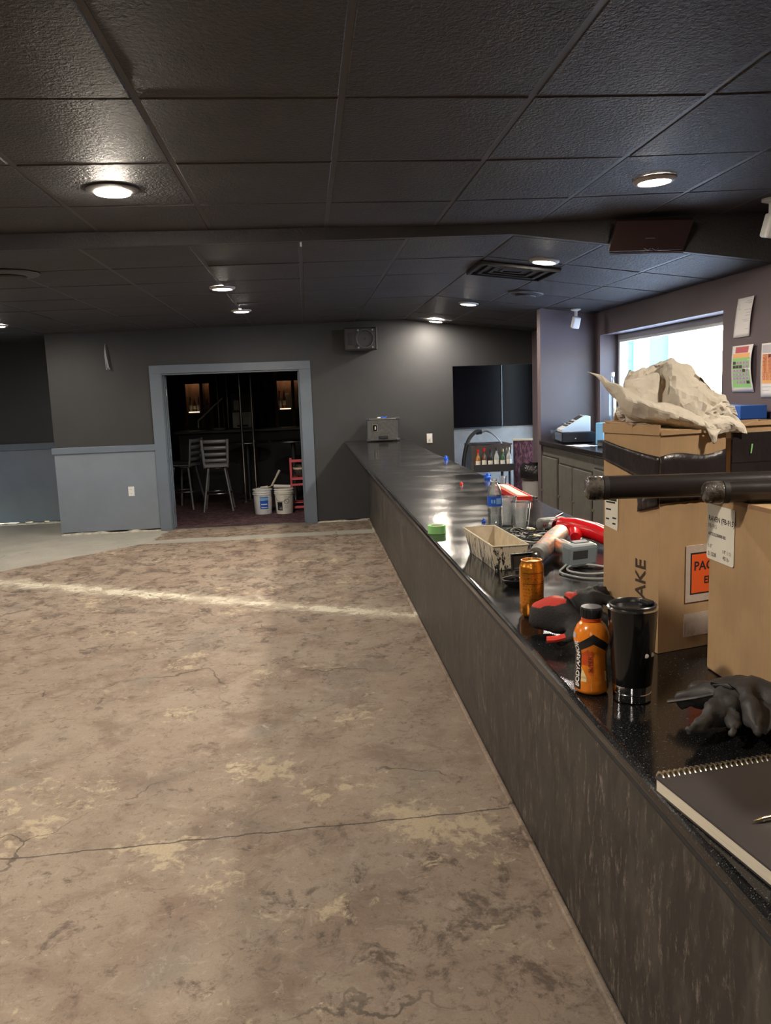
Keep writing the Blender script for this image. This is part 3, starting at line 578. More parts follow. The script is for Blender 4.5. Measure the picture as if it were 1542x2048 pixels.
patch('footer_line', .08, .55, .19, .205, 'fl_grey'); patch('footer_line', .08, .4, .13, .14, 'fl_grey')
# shelf with blue carton
t = thing('wall_shelf', 'narrow dark shelf along the right wall under the papers', 'shelf', (2.86, 4.7, 1.395)); B().box(-.15, .14, -.9, .95, 0, .04).build('shelf_board', 'ctop', t, bevel=.004)
for y in (-.6, .6): B().prism([(.14, 0), (.14, -.2), (-.1, 0)], y - .015, y + .015, Matrix(((1, 0, 0, 0), (0, 0, 1, 0), (0, 1, 0, 0), (0, 0, 0, 1)))).build('shelf_bracket', 'metal_dark', t)
t = thing('blue_carton', 'flat blue carton lying on the shelf behind the paper heap', 'carton', (2.86, 5.25, 1.435)); B().box(-.09, .09, -.22, .22, 0, .085).build('carton_body', 'bluecard', t, bevel=.003)
B().box(-.0915, -.09, -.1, .12, .025, .06).build('printed_panel', 'blue_lt', t)
# ================================================================== BAR
ZB = 1.069
t = thing('bar_counter', 'long bar with polished black speckled top and scuffed black front', 'bar', (.85, 5.0, 0))
def xe(y): return .512 - .0044 * y
b = B(); pts = [(xe(-.8) - .85, -5.8), (1.25 - .85, -5.8), (1.25 - .85, YW - 5.0 - .002), (xe(YW) - .85, YW - 5.0 - .002)]
b.prism(pts, ZB - .032, ZB); b.build('countertop', 'granite', t, bevel=.012, seg=4)
b = B(); pts = [(xe(-.8) - .85 + .006, -5.8), (xe(-.8) - .85 + .03, -5.8), (xe(YW) - .85 + .03, YW - 5.004), (xe(YW) - .85 + .006, YW - 5.004)]
b.prism(pts, ZB - .046, ZB - .033); b.build('edge_moulding', 'black', t, bevel=.006)
b = B(); b.box(.76 - .85, .80 - .85, -5.8, YW - 5.003, 0.002, ZB - .033); b.build('front_panel', 'barpanel', t)
b = B(); b.box(.80 - .85, 1.2 - .85, -5.8, YW - 5.003, 0.002, ZB - .033); b.build('bar_body', 'black', t)
b = B(); b.box(.735 - .85, .76 - .85, -5.8, YW - 5.003, .001, .022); b.build('floor_strip', 'floor', t, bevel=.008)
# far end: road case with blue clips
t = thing('road_case', 'small grey amplifier case standing on the far end of the bar', 'amplifier', (.95, 10.42, ZB), R(-3))
B().box(-.2, .2, -.16, .16, .012, .285).build('case_body', 'road', t, bevel=.01)
for sx in (-1, 1):
    for sz in (.022, .285): B().cbox((sx * .188, -.155, sz), (.05, .03, .035)).build('corner_cap', 'metal_dark', t, bevel=.008)
    B().box(sx * .197 - .006, sx * .197 + .006, -.166, -.152, .03, .27).build('edge_strip', 'metal_dark', t, bevel=.003)
    B().box(sx * .15 - .03, sx * .15 + .03, -.14, .14, 0.001, .013).build('foot', 'blk_plastic', t)
B().box(-.2, .2, -.168, -.155, .277, .292).build('top_edge', 'steel', t, bevel=.004)
f = B().box(-.135, -.07, -.166, -.158, .13, .22).build('meter_frame', 'steel', t, bevel=.004); B().box(-.127, -.078, -.168, -.165, .138, .212).build('meter_window', 'gloss_black', f); B().box(-.105, -.09, -.1695, -.168, .155, .195).build('needle', 'tan', f)
h = B().box(-.06, .06, -.165, -.158, .035, .075).build('handle_plate', 'black', t, bevel=.004); B().tube(curve([(-.045, -.165, .055), (-.03, -.18, .045), (.03, -.18, .045), (.045, -.165, .055)], 5), .006).build('handle_grip', 'black', h, True)
t = thing('blue_clip', 'bright blue plastic clip on top of the grey amplifier case', 'clip', (.955, 10.34, ZB + .292))
b = B(); b.cbox((0, 0, .009), (.06, .035, .018), (0, R(10), R(15))); b.cbox((.035, .01, .013), (.03, .03, .012), (0, R(-20), 0)); b.build('clip_body', 'blue', t, bevel=.004)
tag(B().cbox((.90, 10.34, ZB + .292 + .0075), (.045, .03, .015), (0, 0, R(20))).build('white_nub', 'white', None, bevel=.005), 'small white bit beside the blue clip on the amplifier case', 'cap')
# small coloured bits on the bar, the red one standing in for a reflection
def bit(name, label, cat, loc, d, mt, rz=0.0):
    t = thing(name, label, cat, (loc[0], loc[1], ZB), rz)
    B().lathe([(0, 0.0005), (d * .5, .0005), (d * .5, d * .35), (d * .3, d * .45), (d * .22, d * .9), (0, d * .95)], n=18).build('cap_body', mt, t, True); B().cbox((0, 0, d * .55), (d * 1.1, d * .25, d * .25)).build('cap_tab', mt, t, bevel=.002)
bit('blue_valve', 'bright blue winged cap on the far edge of the bar behind the water bottle', 'cap', (1.215, 5.5), .048, 'blue', .4)
bit('blue_tag', 'small blue scrap at the far right edge of the bar near the switch', 'cap', (1.215, 7.2), .04, 'blue'); bit('blue_stub', 'small blue stub left of the water bottle foot', 'cap', (.80, 3.72), .02, 'blue', .2)
bit('red_reflection', 'small solid red spot standing in for a reflection on the bar top', 'cap', (.985, 5.25), .02, 'red_tray')  # solid red piece modelled in place of a reflected spot
# tape roll
t = thing('tape_roll', 'roll of green masking tape lying on the bar edge', 'tape', (.542, 3.495, ZB))
B().lathe([(.028, .001), (.04, .001), (.04, .036), (.028, .036), (.028, .001)], n=48).build('tape_winding', 'green', t, True, ang=50); B().lathe([(.0262, .001), (.028, .001), (.028, .0355), (.0262, .0355), (.0262, .001)], n=48).build('core', 'green_d', t, True)
# water bottle
t = thing('water_bottle', 'clear ribbed water bottle with a bright blue label and no cap', 'bottle', (.815, 3.55, ZB))
pr = [(0, .001), (.028, .001), (.031, .006)]
for k in range(7): z = .012 + k * .013; pr += [(.0325, z), (.0305, z + .006)]
pr += [(.0325, .104), (.0325, .148), (.031, .162), (.024, .186), (.0135, .203), (.0125, .207), (.0125, .222)]
b = B(); b.lathe(pr + [(.0112, .222), (.0112, .206), (.022, .186), (.029, .162), (.0313, .148), (.0313, .01), (.026, .004), (0, .004)], n=40); b.build('bottle_shell', 'glass', t, True, ang=60)
B().lathe([(.0326, .102), (.0332, .102), (.0332, .147), (.0326, .147)], n=40).build('label_band', 'blue', t, True)
b = B(); b.grid([[(.0335 * math.sin(a), -.0335 * math.cos(a), z) for a in (0.0, .25, .5, .75)] for z in (.112, .125, .138)]); b.build('label_patch', 'blue_lt', t)
for a0 in (-.7, -.35, 1.0): b = B(); b.grid([[(.0335 * math.sin(a0 + a), -.0335 * math.cos(a0 + a), z) for a in (0, .1, .2)] for z in (.116, .132)]); b.build('label_mark', 'blue_lt', t)
B().lathe([(.0135, .209), (.0145, .209), (.0145, .213), (.0135, .213)], n=30).build('neck_ring', 'white', t, True)
# clear cups
def cup(name, label, x, y, z0, s=1.0, group='clear plastic cups'):
    t = thing(name, label, 'cup', (x, y, z0), 0, group)
    B().lathe([(0, .001), (.028 * s, .001), (.030 * s, .004), (.044 * s, .118 * s), (.0455 * s, .120 * s), (.0455 * s, .123 * s), (.043 * s, .122 * s), (.029 * s, .006), (0, .004)], n=40).build('cup_wall', 'glass', t, True, ang=50)
    B().lathe([(.0435 * s, .1175 * s), (.0465 * s, .119 * s), (.0465 * s, .1235 * s), (.0435 * s, .1235 * s)], n=40).build('cup_rim', 'glass', t, True)
cup('plastic_cup', 'clear plastic cup standing in front, right of the water bottle', .922, 3.50, ZB, .98); cup('plastic_cup', 'clear plastic cup half hidden behind the water bottle', .885, 3.62, ZB, 1.05)
cup('shot_cup', 'small clear cup behind the red tray', 1.215, 5.05, ZB, .55)
# red tray with cream sticks
t = thing('red_tray', 'long red tray with a row of cream sticks', 'tray', (1.165, 4.62, ZB), R(-2))
b = B(); b.box(-.045, .045, -.30, .30, 0.001, .01); b.box(-.045, -.037, -.30, .30, .01, .032); b.box(.037, .045, -.30, .30, .01, .032); b.box(-.037, .037, -.30, -.285, .01, .032); b.box(-.037, .037, .285, .30, .01, .032); b.build('tray_shell', 'red_tray', t, bevel=.002)
for k in range(9): B().cbox((.0, -.25 + k * .06, .029), (.062, .03, .012), (0, R(8), R(6))).build('cream_stick', 'cream', t, bevel=.003)
t = thing('marker_pen', 'thin white and black pen lying behind the red tray', 'pen', (1.232, 4.55, ZB), R(6))
B().cyl((0, -.1, .007), (0, .06, .007), .006, n=12).build('barrel', 'white', t, True); B().cyl((0, -.15, .007), (0, -.1, .007), .0065, n=12).build('cap', 'ink', t, True)
# mud pan
t = thing('mud_pan', 'cream mud pan with black paint drips', 'pan', (.655, 2.90, ZB), R(3))
lo = [(-.05, -.2), (.05, -.2), (.05, .14), (-.05, .14)]; hi = [(-.063, -.225), (.063, -.225), (.063, .19), (-.063, .19)]; H_ = .09
def loft(bl, bh, z0, z1, base): 
    b = B(); vs = [(x, y, z0) for x, y in bl] + [(x, y, z1) for x, y in bh]; fs = [(i, (i + 1) % 4, (i + 1) % 4 + 4, i + 4) for i in range(4)]
    if base: fs.append((3, 2, 1, 0))
    b.add(vs, fs); return b
loft(lo, hi, .001, H_, True).build('pan_shell', 'pan', t)
k = .004; loft([(x * .92, y * .985) for x, y in lo], [(x * .945, y * .985) for x, y in hi], .004, H_ - .001, True).build('pan_lining', 'pan_in', t)
b = B()
for i in range(4):
    a = hi[i]; c = hi[(i + 1) % 4]; b.tube([(a[0], a[1], H_), (c[0], c[1], H_)], .003, 6)
b.build('pan_rim', 'tan', t, True)
# glasses case
t = thing('glasses_case', 'open black clamshell case holding earbuds and a blue piece', 'case', (.642, 2.475, ZB), R(10))
XE = Matrix.Diagonal((1, .72, 1, 1)); b = B(); b.lathe([(0, .001), (.04, .001), (.056, .018), (.058, .024), (.052, .024), (.045, .008), (0, .006)], n=32, X=XE); b.build('case_base', 'blk_plastic', t, True)
XL = Matrix.Translation((.04, .055, .022)) @ Matrix.Rotation(R(82), 4, 'X') @ Matrix.Translation((0, .04, 0)) @ XE; b = B(); b.lathe([(0, -.012), (.042, -.012), (.056, -.002), (.056, .004), (.05, .004), (.04, -.006), (0, -.006)], n=4, X=XL @ Matrix.Rotation(R(45), 4, 'Z')); b.build('case_lid', 'blk_plastic', t, bevel=.014, seg=3)
for x, y, r in ((-.02, 0, .012), (.0, .012, .011), (.005, -.012, .01), (-.008, -.015, .009)): B().lathe([(0, .007), (r, .012), (r * .8, .024), (0, .028)], (x, y, 0), 16).build('earbud', 'gloss_black', t, True)
B().cbox((.024, -.004, .02), (.012, .03, .02), (R(10), R(20), R(20))).build('blue_insert', 'blue_lt', t, bevel=.003)
# energy drink can
t = thing('drink_can', 'tall opened orange drink can with fine dark print', 'can', (.588, 2.13, ZB))
B().lathe([(0, .006), (.02, .005), (.0245, .001), (.027, .002), (.033, .011), (.033, .138), (.0315, .143), (.0275, .151), (.0275, .154)], n=56).build('can_body', 'can', t, True)
B().lathe([(.0275, .154), (.0285, .1545), (.0285, .157), (.0268, .157), (.0255, .1515), (0, .151)], n=56).build('can_lid', 'can_metal', t, True)
tb = B().lathe([(.004, .1522), (.0085, .1522), (.0085, .1535), (.004, .1535), (.004, .1522)], (.004, -.002, 0), 20, Matrix.Diagonal((1.5, 1, 1, 1))).build('pull_tab', 'can_metal', t, True)
b = B(); b.lathe([(0, .1518), (.008, .1518), (.008, .1513)], (-.012, -.006, 0), 20); b.build('opening', 'ink', t)
# loose cables
t = thing('cable_tangle', 'tangle of thin black and grey cables in front of the cups', 'cable', (.87, 3.24, ZB))
rnd = random.Random(3)
for k in range(9):
    cx, cy, r = rnd.uniform(-.07, .08), rnd.uniform(-.07, .07), rnd.uniform(.03, .075); a0 = rnd.uniform(0, 6.28)
    pts = [(cx + r * 1.3 * math.cos(a0 + a * .7) * (1 + .1 * math.sin(3 * a)), cy + r * math.sin(a0 + a * .7), .004 + .011 * (1 + math.sin(a * 1.7 + k)) + k * .0012) for a in range(0, 10)]
    B().tube(curve(pts, 5), .0026, 6).build('cable_loop', 'cordb' if k % 3 else 'cord', t, True)
for k in range(5): B().cbox((rnd.uniform(-.06, .05), rnd.uniform(-.05, .06), .02 + .004 * k), (.03, .012, .008), (rnd.uniform(-.3, .3), rnd.uniform(-.3, .3), rnd.uniform(0, 3))).build('cable_plug', ('brass', 'sheet', 'steel')[k % 3], t, bevel=.002)
t = thing('charger_cord', 'grey charger cord coiled beside the drill and box', 'cord', (.90, 2.62, ZB))
B().tube(curve([(.10, .42, .006), (.115, .3, .006), (.06, .2, .03), (.02, .12, .03), (-.06, .02, .012), (-.085, -.03, .006), (-.04, -.115, .005), (.03, -.14, .005), (.09, -.11, .005), (.105, -.03, .005), (.04, .04, .012), (-.03, .03, .014), (-.06, -.03, .012), (-.02, -.085, .011), (.05, -.09, .011), (.11, -.05, .011)], 7), .0035, 8).build('cord_loop', 'cord', t, True)
B().cbox((.06, .12, .012), (.05, .024, .02), (0, 0, .5)).build('charger_plug', 'sheet', t, bevel=.004); B().tube(curve([(-.02, .12, .004), (.0, .06, .004), (.06, .02, .004), (.1, .06, .004)], 5), .003, 6).build('cord_tail', 'cordb', t, True)
# drill: head pointing left-down, handle to the battery
t = thing('cordless_drill', 'grey and orange cordless drill lying on its side', 'drill', (.88, 2.86, ZB), 0)
hd = [(-.115, -.155, .045), (-.10, -.13, .046), (-.075, -.085, .048), (-.03, -.01, .052), (.02, .08, .056), (.07, .17, .058), (.09, .21, .058)]
B().tube(hd, [.014, .026, .031, .034, .036, .034, .024], 16).build('motor_housing', 'drill', t, True)
B().tube([(-.115, -.155, .045), (-.09, -.112, .047)], [.0285, .0335], 16).build('nose_collar', 'grey_tool', t, True); B().cyl((-.13, -.182, .045), (-.113, -.152, .045), .011, .016).build('chuck', 'steel', t, True)
B().tube([(-.02, .01, .053), (.05, .135, .058)], [.0375, .0385], 16, flat=.72).build('side_grip', 'grey_tool', t, True)
B().tube(curve([(-.01, .01, .05), (.0, -.05, .048), (.015, -.1, .046), (.03, -.135, .045)], 5), [.024, .025, .026, .026, .025, .024, .024, .024, .025, .026, .026, .026, .026, .027, .027, .028], 14).build('handle', 'drill', t, True)
B().tube(curve([(.012, -.02, .052), (.02, -.07, .05), (.032, -.12, .047)], 5), .0215, 12).build('handle_rubber', 'grey_tool', t, True)
bt = B().cbox((.03, -.18, .046), (.115, .055, .078), (R(6), 0, R(16))).build('battery', 'batt', t, bevel=.012)
B().cbox((.022, -.2105, .05), (.06, .004, .03), (R(6), 0, R(16))).build('battery_label', 'metal_dark', bt, bevel=.001); B().cbox((.035, -.165, .086), (.06, .03, .006), (R(6), 0, R(16))).build('battery_latch', 'metal_dark', bt, bevel=.002)
B().cbox((-.012, -.04, .06), (.012, .028, .02), (0, 0, R(20))).build('trigger', 'ink', t, bevel=.005)
t = thing('red_heat_tool', 'glossy red tapered tool lying behind the drill', 'tool', (1.065, 3.11, ZB))
B().tube([(-.06, .13, .05), (-.045, .12, .052), (0, .05, .054), (.04, -.06, .05), (.055, -.16, .044), (.057, -.2, .042), (.058, -.21, .042)], [.02, .034, .038, .036, .034, .032, .02], 20).build('tool_barrel', 'red', t, True)
B().tube([(-.01, .06, .04), (-.03, -.02, .036), (-.045, -.055, .033)], [.03, .027, .02], 14).build('tool_handle', 'red', t, True); B().tube([(-.062, .135, .05), (-.075, .155, .05)], [.03, .024], 16).build('tool_nozzle', 'steel', t, True)
B().cyl((-.06, .15, .085), (-.03, .155, .098), .006).build('hook', 'chrome', t, True)
t = thing('tape_measure', 'grey rounded tool lying behind the drill nose', 'tool', (1.04, 3.43, ZB), R(10)); B().cbox((0, 0, .028), (.14, .06, .054)).build('tool_body', 'grey_tool', t, bevel=.022, seg=4)
for k in range(3): B().lathe([(0, .006), (.007, .004), (.008, 0)], n=12, X=Matrix.Translation((-.05 + k * .045, -.03, .03)) @ Matrix.Rotation(R(90), 4, 'X')).build('screw', 'chrome', t, True)
# work glove with red back
t = thing('work_glove', 'black work glove with a red back edge leaning on the tall carton', 'glove', (.61, 1.92, ZB))
skin('glove_shell', 'glove', [(.01, .0, .058), (-.03, .045, .045), (-.06, .085, .036), (.055, -.005, .085), (.08, .0, .112), (.10, .0, .116), (.118, -.005, .102), (.08, -.03, .10), (.103, -.04, .098), (.118, -.045, .07), (.06, -.05, .075), (.085, -.072, .062), (.10, -.08, .032), (.02, -.05, .045), (-.012, -.09, .03), (-.045, -.105, .019)],
     [(0, 1), (1, 2), (0, 3), (3, 4), (4, 5), (5, 6), (3, 7), (7, 8), (8, 9), (3, 10), (10, 11), (11, 12), (0, 13), (13, 14), (14, 15)],
     [(.045, .054), (.036, .044), (.03, .034), (.038, .04), .018, .014, .011, .018, .015, .012, .019, .015, .012, .024, .016, .012], t)
_tw = bpy.data.textures.new('work_glove_wrinkles', 'CLOUDS'); _tw.noise_scale = .028; _tw.noise_depth = 2
for _o in list(t.children):
    _m = _o.modifiers.new('wrinkles', 'DISPLACE'); _m.texture = _tw; _m.strength = .022; _m.mid_level = .5; _m.texture_coords = 'LOCAL'
B().tube(curve([(-.07, -.095, .028), (-.05, -.104, .031), (-.03, -.102, .034)], 4), .008, 8).build('red_tip', 'glove_red', t, True)
# juice bottle
t = thing('juice_bottle', 'orange sports drink bottle with a black cap', 'bottle', (.553, 1.558, ZB))
prof = [(0, .002), (.028, .001), (.0335, .006), (.0345, .012), (.0335, .022), (.0345, .027), (.0325, .036), (.0335, .041), (.0310, .052), (.0320, .057), (.0302, .068), (.0312, .073), (.0298, .083), (.0315, .090), (.0345, .103), (.0358, .115), (.0345, .127), (.029, .140), (.022, .148), (.0195, .150)]
def rad(z):
    for (r0, z0), (r1, z1) in zip(prof, prof[1:]):
        if z0 <= z <= z1 and z1 > z0: return r0 + (r1 - r0) * (z - z0) / (z1 - z0)
    return .0335
B().lathe(prof + [(0, .150)], n=56).build('bottle_body', 'juice', t, True, ang=60)
B().lathe([(.0205, .1505), (.0205, .158), (.0185, .160), (.0185, .163)], n=40).build('neck', 'juice_rd', t, True)
cp = B().lathe([(.0185, .157), (.0215, .158), (.0215, .176), (.020, .179), (0, .180)], n=40).build('cap', 'blk_plastic', t, True)
for k in range(18): a = k / 18 * 6.283; B().cbox((.0216 * math.cos(a), .0216 * math.sin(a), .167), (.0012, .0025, .016), (0, 0, a)).build('cap_rib', 'blk_plastic', cp)
def wrap(poly_fn, mt, nm, a0, a1, off=.0006, n=14, m=18):
    """patch around the bottle between angles; poly_fn(u)->(zlo,zhi)"""
    b = B(); rows = []
    for j in range(m + 1):
        row = []
        for i in range(n + 1):
            u = i / n; a = a0 + (a1 - a0) * u; zl, zh = poly_fn(u); z = zl + (zh - zl) * j / m; r = rad(z) + off; row.append((r * math.sin(a), -r * math.cos(a), z))
        rows.append(row)
    b.grid(rows); return b.build(nm, mt, t, True)
A0 = -.22   # facing angle of the label front, towards the viewer
wrap(lambda u: (.088 + .022 * (1 - abs(2 * u - 1)), .104 + .026 * (1 - abs(2 * u - 1))), 'blk_plastic', 'black_chevron', A0 - 1.1, A0 + 1.1)
wrap(lambda u: (.012, .108), 'blk_plastic', 'black_side_band', A0 - 1.75, A0 - .78); wrap(lambda u: (.012, .104), 'blk_plastic', 'black_side_band', A0 + .95, A0 + 1.5)
wrap(lambda u: (.03, .06 - .02 * u), 'juice_lt', 'peach_print', A0 - .76, A0 - .4); wrap(lambda u: (.03, .05), 'juice_lt', 'peach_print', A0 + .8, A0 + .93); wrap(lambda u: (.064, .088 + .01 * u), 'juice_rd', 'red_print', A0 - .72, A0 - .3)
wrap(lambda u: (.045, .094), 'juice_rd', 'flavour_strip', A0 - .24, A0 - .02, .0009)
def cyl_text(p, ac, zc, off=.0016):      # text running upward around the bottle
    z = zc + p.x; a = ac - p.y / .034; r = rad(z) + off; return Vector((r * math.sin(a), -r * math.cos(a), z))
text('lettering', 'BODYARMOR', .0155, 'sheet', t, None, fn=lambda p: cyl_text(p, A0 - .88, .017), bold=.0005)
text('lettering', 'SUPER', .012, 'marker', t, None, fn=lambda p: cyl_text(p, A0 - .07, .05)); wrap(lambda u: (.117, .127), 'fl_grey', 'badge', A0 - 1.5, A0 - 1.12, .0008)
# tumbler
t = thing('travel_tumbler', 'shiny black travel tumbler with a steel base ring and lid', 'tumbler', (.617, 1.503, ZB))
B().lathe([(.0375, .034), (.038, .036), (.0475, .183), (.0478, .186)], n=64).build('tumbler_body', 'tumbler', t, True)
B().lathe([(0, .003), (.033, .001), (.0365, .003), (.037, .018), (.0362, .019), (.0362, .021), (.0372, .022), (.0376, .034), (0, .034)], n=64).build('base_ring', 'chrome', t, True); B().lathe([(.0478, .186), (.0487, .187), (.0485, .1905), (.0455, .191), (.0445, .184)], n=64).build('steel_rim', 'chrome', t, True)
ld = B().lathe([(.0455, .188), (.0455, .195), (.0435, .197), (.0415, .195), (.040, .187), (0, .186)], n=64).build('lid', 'blk_plastic', t, True); B().cbox((.034, .012, .193), (.02, .03, .009), (0, 0, .3)).build('sip_tab', 'blk_plastic', ld, bevel=.004)
for x, z in ((.012, .1), (.026, .1)): B().lathe([(0, .0006), (.004, .0004), (.0045, 0)], n=14, X=Matrix.Translation((x, -math.sqrt(.0425 ** 2 - x * x), z)) @ Matrix.Rotation(R(90), 4, 'X')).build('print_mark', 'sheet', t)
# nitrile gloves in a heap
t = thing('nitrile_glove', 'crumpled black disposable glove heap in front of the near carton', 'glove', (.72, 1.345, ZB + .018))
skin('glove_palm', 'nitrile', [(.03, .01, .03), (.08, .01, .028), (.10, -.04, .022), (-.01, .03, .03), (-.045, .045, .022), (-.07, .045, .014), (-.005, -.02, .028), (-.05, -.045, .016), (-.095, -.075, .012), (-.1, -.065, .01), (.03, -.06, .024), (.01, -.1, .013), (.06, .06, .03), (-.03, .075, .02), (.0, -.045, .022), (-.03, -.1, .01)],
     [(0, 1), (1, 2), (0, 3), (3, 4), (4, 5), (0, 6), (6, 7), (7, 8), (8, 9), (0, 10), (10, 11), (0, 12), (12, 13), (6, 14), (14, 15)],
     [(.028, .042), (.026, .045), (.02, .035), (.022, .03), (.013, .02), (.008, .012), (.024, .028), (.012, .018), (.01, .013), .006, (.02, .024), (.01, .014), (.02, .025), (.012, .016), .014, .009], t)
B().tube(curve([(-.078, .05, .016), (-.04, .025, .03), (-.005, .01, .042), (.03, .0, .052)], 5), .006, 8, flat=.6).build('glove_fold', 'nitrile', t, True)
_tx = bpy.data.textures.new('glove_wrinkles', 'CLOUDS'); _tx.noise_scale = .03; _tx.noise_depth = 2
for _o in [c for c in t.children if c.name.startswith('glove_palm')]:
    _m = _o.modifiers.new('wrinkles', 'DISPLACE'); _m.texture = _tx; _m.strength = .03; _m.mid_level = .55; _m.texture_coords = 'LOCAL'
b = B(); rows = []
for i in range(9):
    rows.append([(.02 + .1 * j / 8, -.09 + .15 * i / 8, .042 + .018 * mnoise.noise((i * .6, j * .6, 2)) - .034 * abs(i / 8 - .55) ** 1.3 * 2) for j in range(9)])
b.grid(rows); b.build('glove_cuff', 'nitrile', t, True, solid=.002)
# spiral notebook
t = thing('spiral_notebook', 'black spiral notebook with a gold coil lying on the bar edge', 'notebook', (.503, 1.137, ZB), R(8.3))
XX = .23; LL = .262
B().box(0.0, XX, -LL, 0, 0.001, .0035).build('back_cover', 'cover', t); B().box(.001, XX - .002, -LL + .003, -.006, .0035, .0225).build('page_block', 'pages', t); B().box(-.001, XX, -LL - .002, -.004, .0225, .026).build('front_cover', 'cover', t, bevel=.001)
for k in range(24):
    x = .010 + k * .0092; q = [(x + .0012 * (s - 4) * .35, -.004 + .0095 * math.cos(s / 8 * 5.6 + .35), .0165 + .0145 * math.sin(s / 8 * 5.6 + .35)) for s in range(9)]; B().tube(q, .0019, 6).build('coil_ring', 'coil', t, True)
B().lathe([(0, .0265), (.003, .0264), (.003, .026)], (.014, -.016, 0), 12).build('rivet', 'coil', t)
t = thing('pen', 'thin gold pen lying on the notebook cover', 'pen', (.587, .983, ZB + .0262), R(12)); B().cyl((0, 0, .004), (.13, 0, .004), .0035, n=12).build('pen_barrel', 'coil', t, True); B().cyl((-.012, 0, .004), (0, 0, .004), .0012, .0033, n=12).build('pen_tip', 'brass', t, True)
t = thing('black_folder', 'black folder corner under the near end of the notebook', 'folder', (.60, .80, ZB), R(-4)); B().box(-.05, .12, -.1, .055, .001, .012).build('folder_body', 'cover', t, bevel=.003)
# ================================================================== CARTONS
def carton(name, label, c, rz, w, d, h, thick=.004):
    t = thing(name, label, 'box', (c[0], c[1], ZB), rz)
    B().box(0, w, 0, thick, .001, h).build('box_front', 'card', t); B().box(0, thick, thick, d - thick, .001, h).build('box_left', 'card', t)
    B().box(w - thick, w, thick, d - thick, .001, h).build('box_right', 'card', t); B().box(0, w, d - thick, d, .001, h).build('box_rear', 'card', t); B().box(thick, w - thick, thick, d - thick, .001, .006).build('box_bottom', 'card_in', t)
    return t
RZ1 = math.atan2(.055, .2)
t = carton('tall_carton', 'tall brown carton marked AKE with crumpled paper on top', (.78, 1.752), RZ1, .185, .208, .505)
# torn top flap pieces
def ragedge(x0, x1, z0, amp, seed, n=10): return [(x0 + (x1 - x0) * i / n, z0 + amp * mnoise.noise((i * .9, seed, 0))) for i in range(n + 1)]
XFm = Matrix(((1, 0, 0, 0), (0, 0, 1, 0), (0, 1, 0, 0), (0, 0, 0, 1)))
pl = ragedge(.0, .185, .513, .004, 1); b = B(); b.prism([(.185, .505), (.0, .505)] + pl, -.004, 0, XFm); b.build('front_flap', 'card', t)
XL_ = Matrix(((0, 0, 1, 0), (1, 0, 0, 0), (0, 1, 0, 0), (0, 0, 0, 1)))
pl = ragedge(0.0, .208, .528, .006, 4); b = B(); b.prism([(.208, .505), (0, .505)] + pl, -.004, 0, XL_); b.build('left_flap', 'card', t)
b = B(); b.add([(0, .208, .53), (0, .004, .512), (.16, .004, .508), (.15, .19, .527), (0, .208, .534), (0, .004, .516), (.16, .004, .512), (.15, .19, .531)], [(0, 1, 2, 3), (7, 6, 5, 4), (0, 4, 5, 1), (1, 5, 6, 2), (2, 6, 7, 3), (3, 7, 4, 0)]); b.build('top_flap', 'card', t)
b = B(); b.prism([(.0, .0), (.14, .0), (.12, .05), (.06, .062), (.02, .045)], 0, .004, Matrix(((1, 0, 0, .02), (0, .25, 1, .204), (0, .97, 0, .508), (0, 0, 0, 1)))); b.build('rear_flap', 'card_in', t); B().box(.0, .185, .200, .2035, .50, .532).build('rear_edge', 'card_in', t)
# black film band, two crumpled runs
def film(nm, rows): b = B(); b.grid(rows); return b.build(nm, 'tape_black', t, True, solid=.0012)
rows = []
for j in range(7):
    v = j / 6; rows.append([(-.003 - .003 * abs(mnoise.noise((u * 9, v * 5, 0))), .208 - .208 * u, (.488 - .030 * u - .004 * math.sin(u * 3)) * v + (.440 - .055 * u) * (1 - v)) for u in [i / 14 for i in range(15)]])
film('film_side', rows); rows = []
for j in range(7):
    v = j / 6; rows.append([(.186 * u - .003, -.0035 - .004 * abs(mnoise.noise((u * 8, v * 5, 3))), (.458 + .004 * u + .005 * math.sin(u * 7)) * v + .352 * (1 - v)) for u in [i / 14 for i in range(15)]])
film('film_front', rows)
b = B(); rows = []
for j in range(7): rows.append([(-.006 - .006 * mnoise.noise((i * .7, j * .7, 1)), .07 - .07 * i / 7, .345 + .06 * j / 6 - .02 * (1 - i / 7)) for i in range(8)])
b.grid(rows); b.build('film_tail', 'tape_black', t, True, solid=.001)
# shipping label, marker letters, pouch
XLf = frame((-.0012, .200, .275), (0, -1, 0), (0, 0, 1))
b = B(); b.prism([(0, .0), (.05, -.008), (.052, .085), (0, .088)], 0, .0006, XLf); lb = b.build('shipping_label', 'label', t)
for k, (x, z, w_) in enumerate(((.004, .058, .036), (.004, .04, .02), (.03, .02, .015), (.004, .016, .012), (.03, .006, .012))): B().box(x, x + w_, z, z + .004, .0006, .001, XLf).build('label_line', 'ink', lb)
b = B(); b.box(.012, .046, .064, .072, .0006, .001, XLf); b.build('barcode', 'ink', lb)
text('marker_letters', 'AKE', .052, 'marker', t, frame((-.0012, .046, .119), (0, 0, 1), (0, 1, 0)), bold=.0006)
XP = frame((.075, -.0016, .112), (1, 0, 0), (0, 0, 1)); pc = B().box(0, .105, 0, .135, 0, .001, XP).build('document_pouch', 'pouch', t, bevel=.0004)
B().box(.013, .1, .018, .117, .001, .0013, XP).build('pouch_border', 'ink', pc); B().box(.0165, .098, .0215, .113, .0013, .0016, XP).build('pouch_insert', 'orange_st', pc)
text('lettering', 'PACKING', .030, 'ink', pc, XP @ Matrix.Translation((.022, .075, .0019)), bold=.0006); text('lettering', 'ENCLOSED', .024, 'ink', pc, XP @ Matrix.Translation((.052, .042, .0019)), bold=.0006)
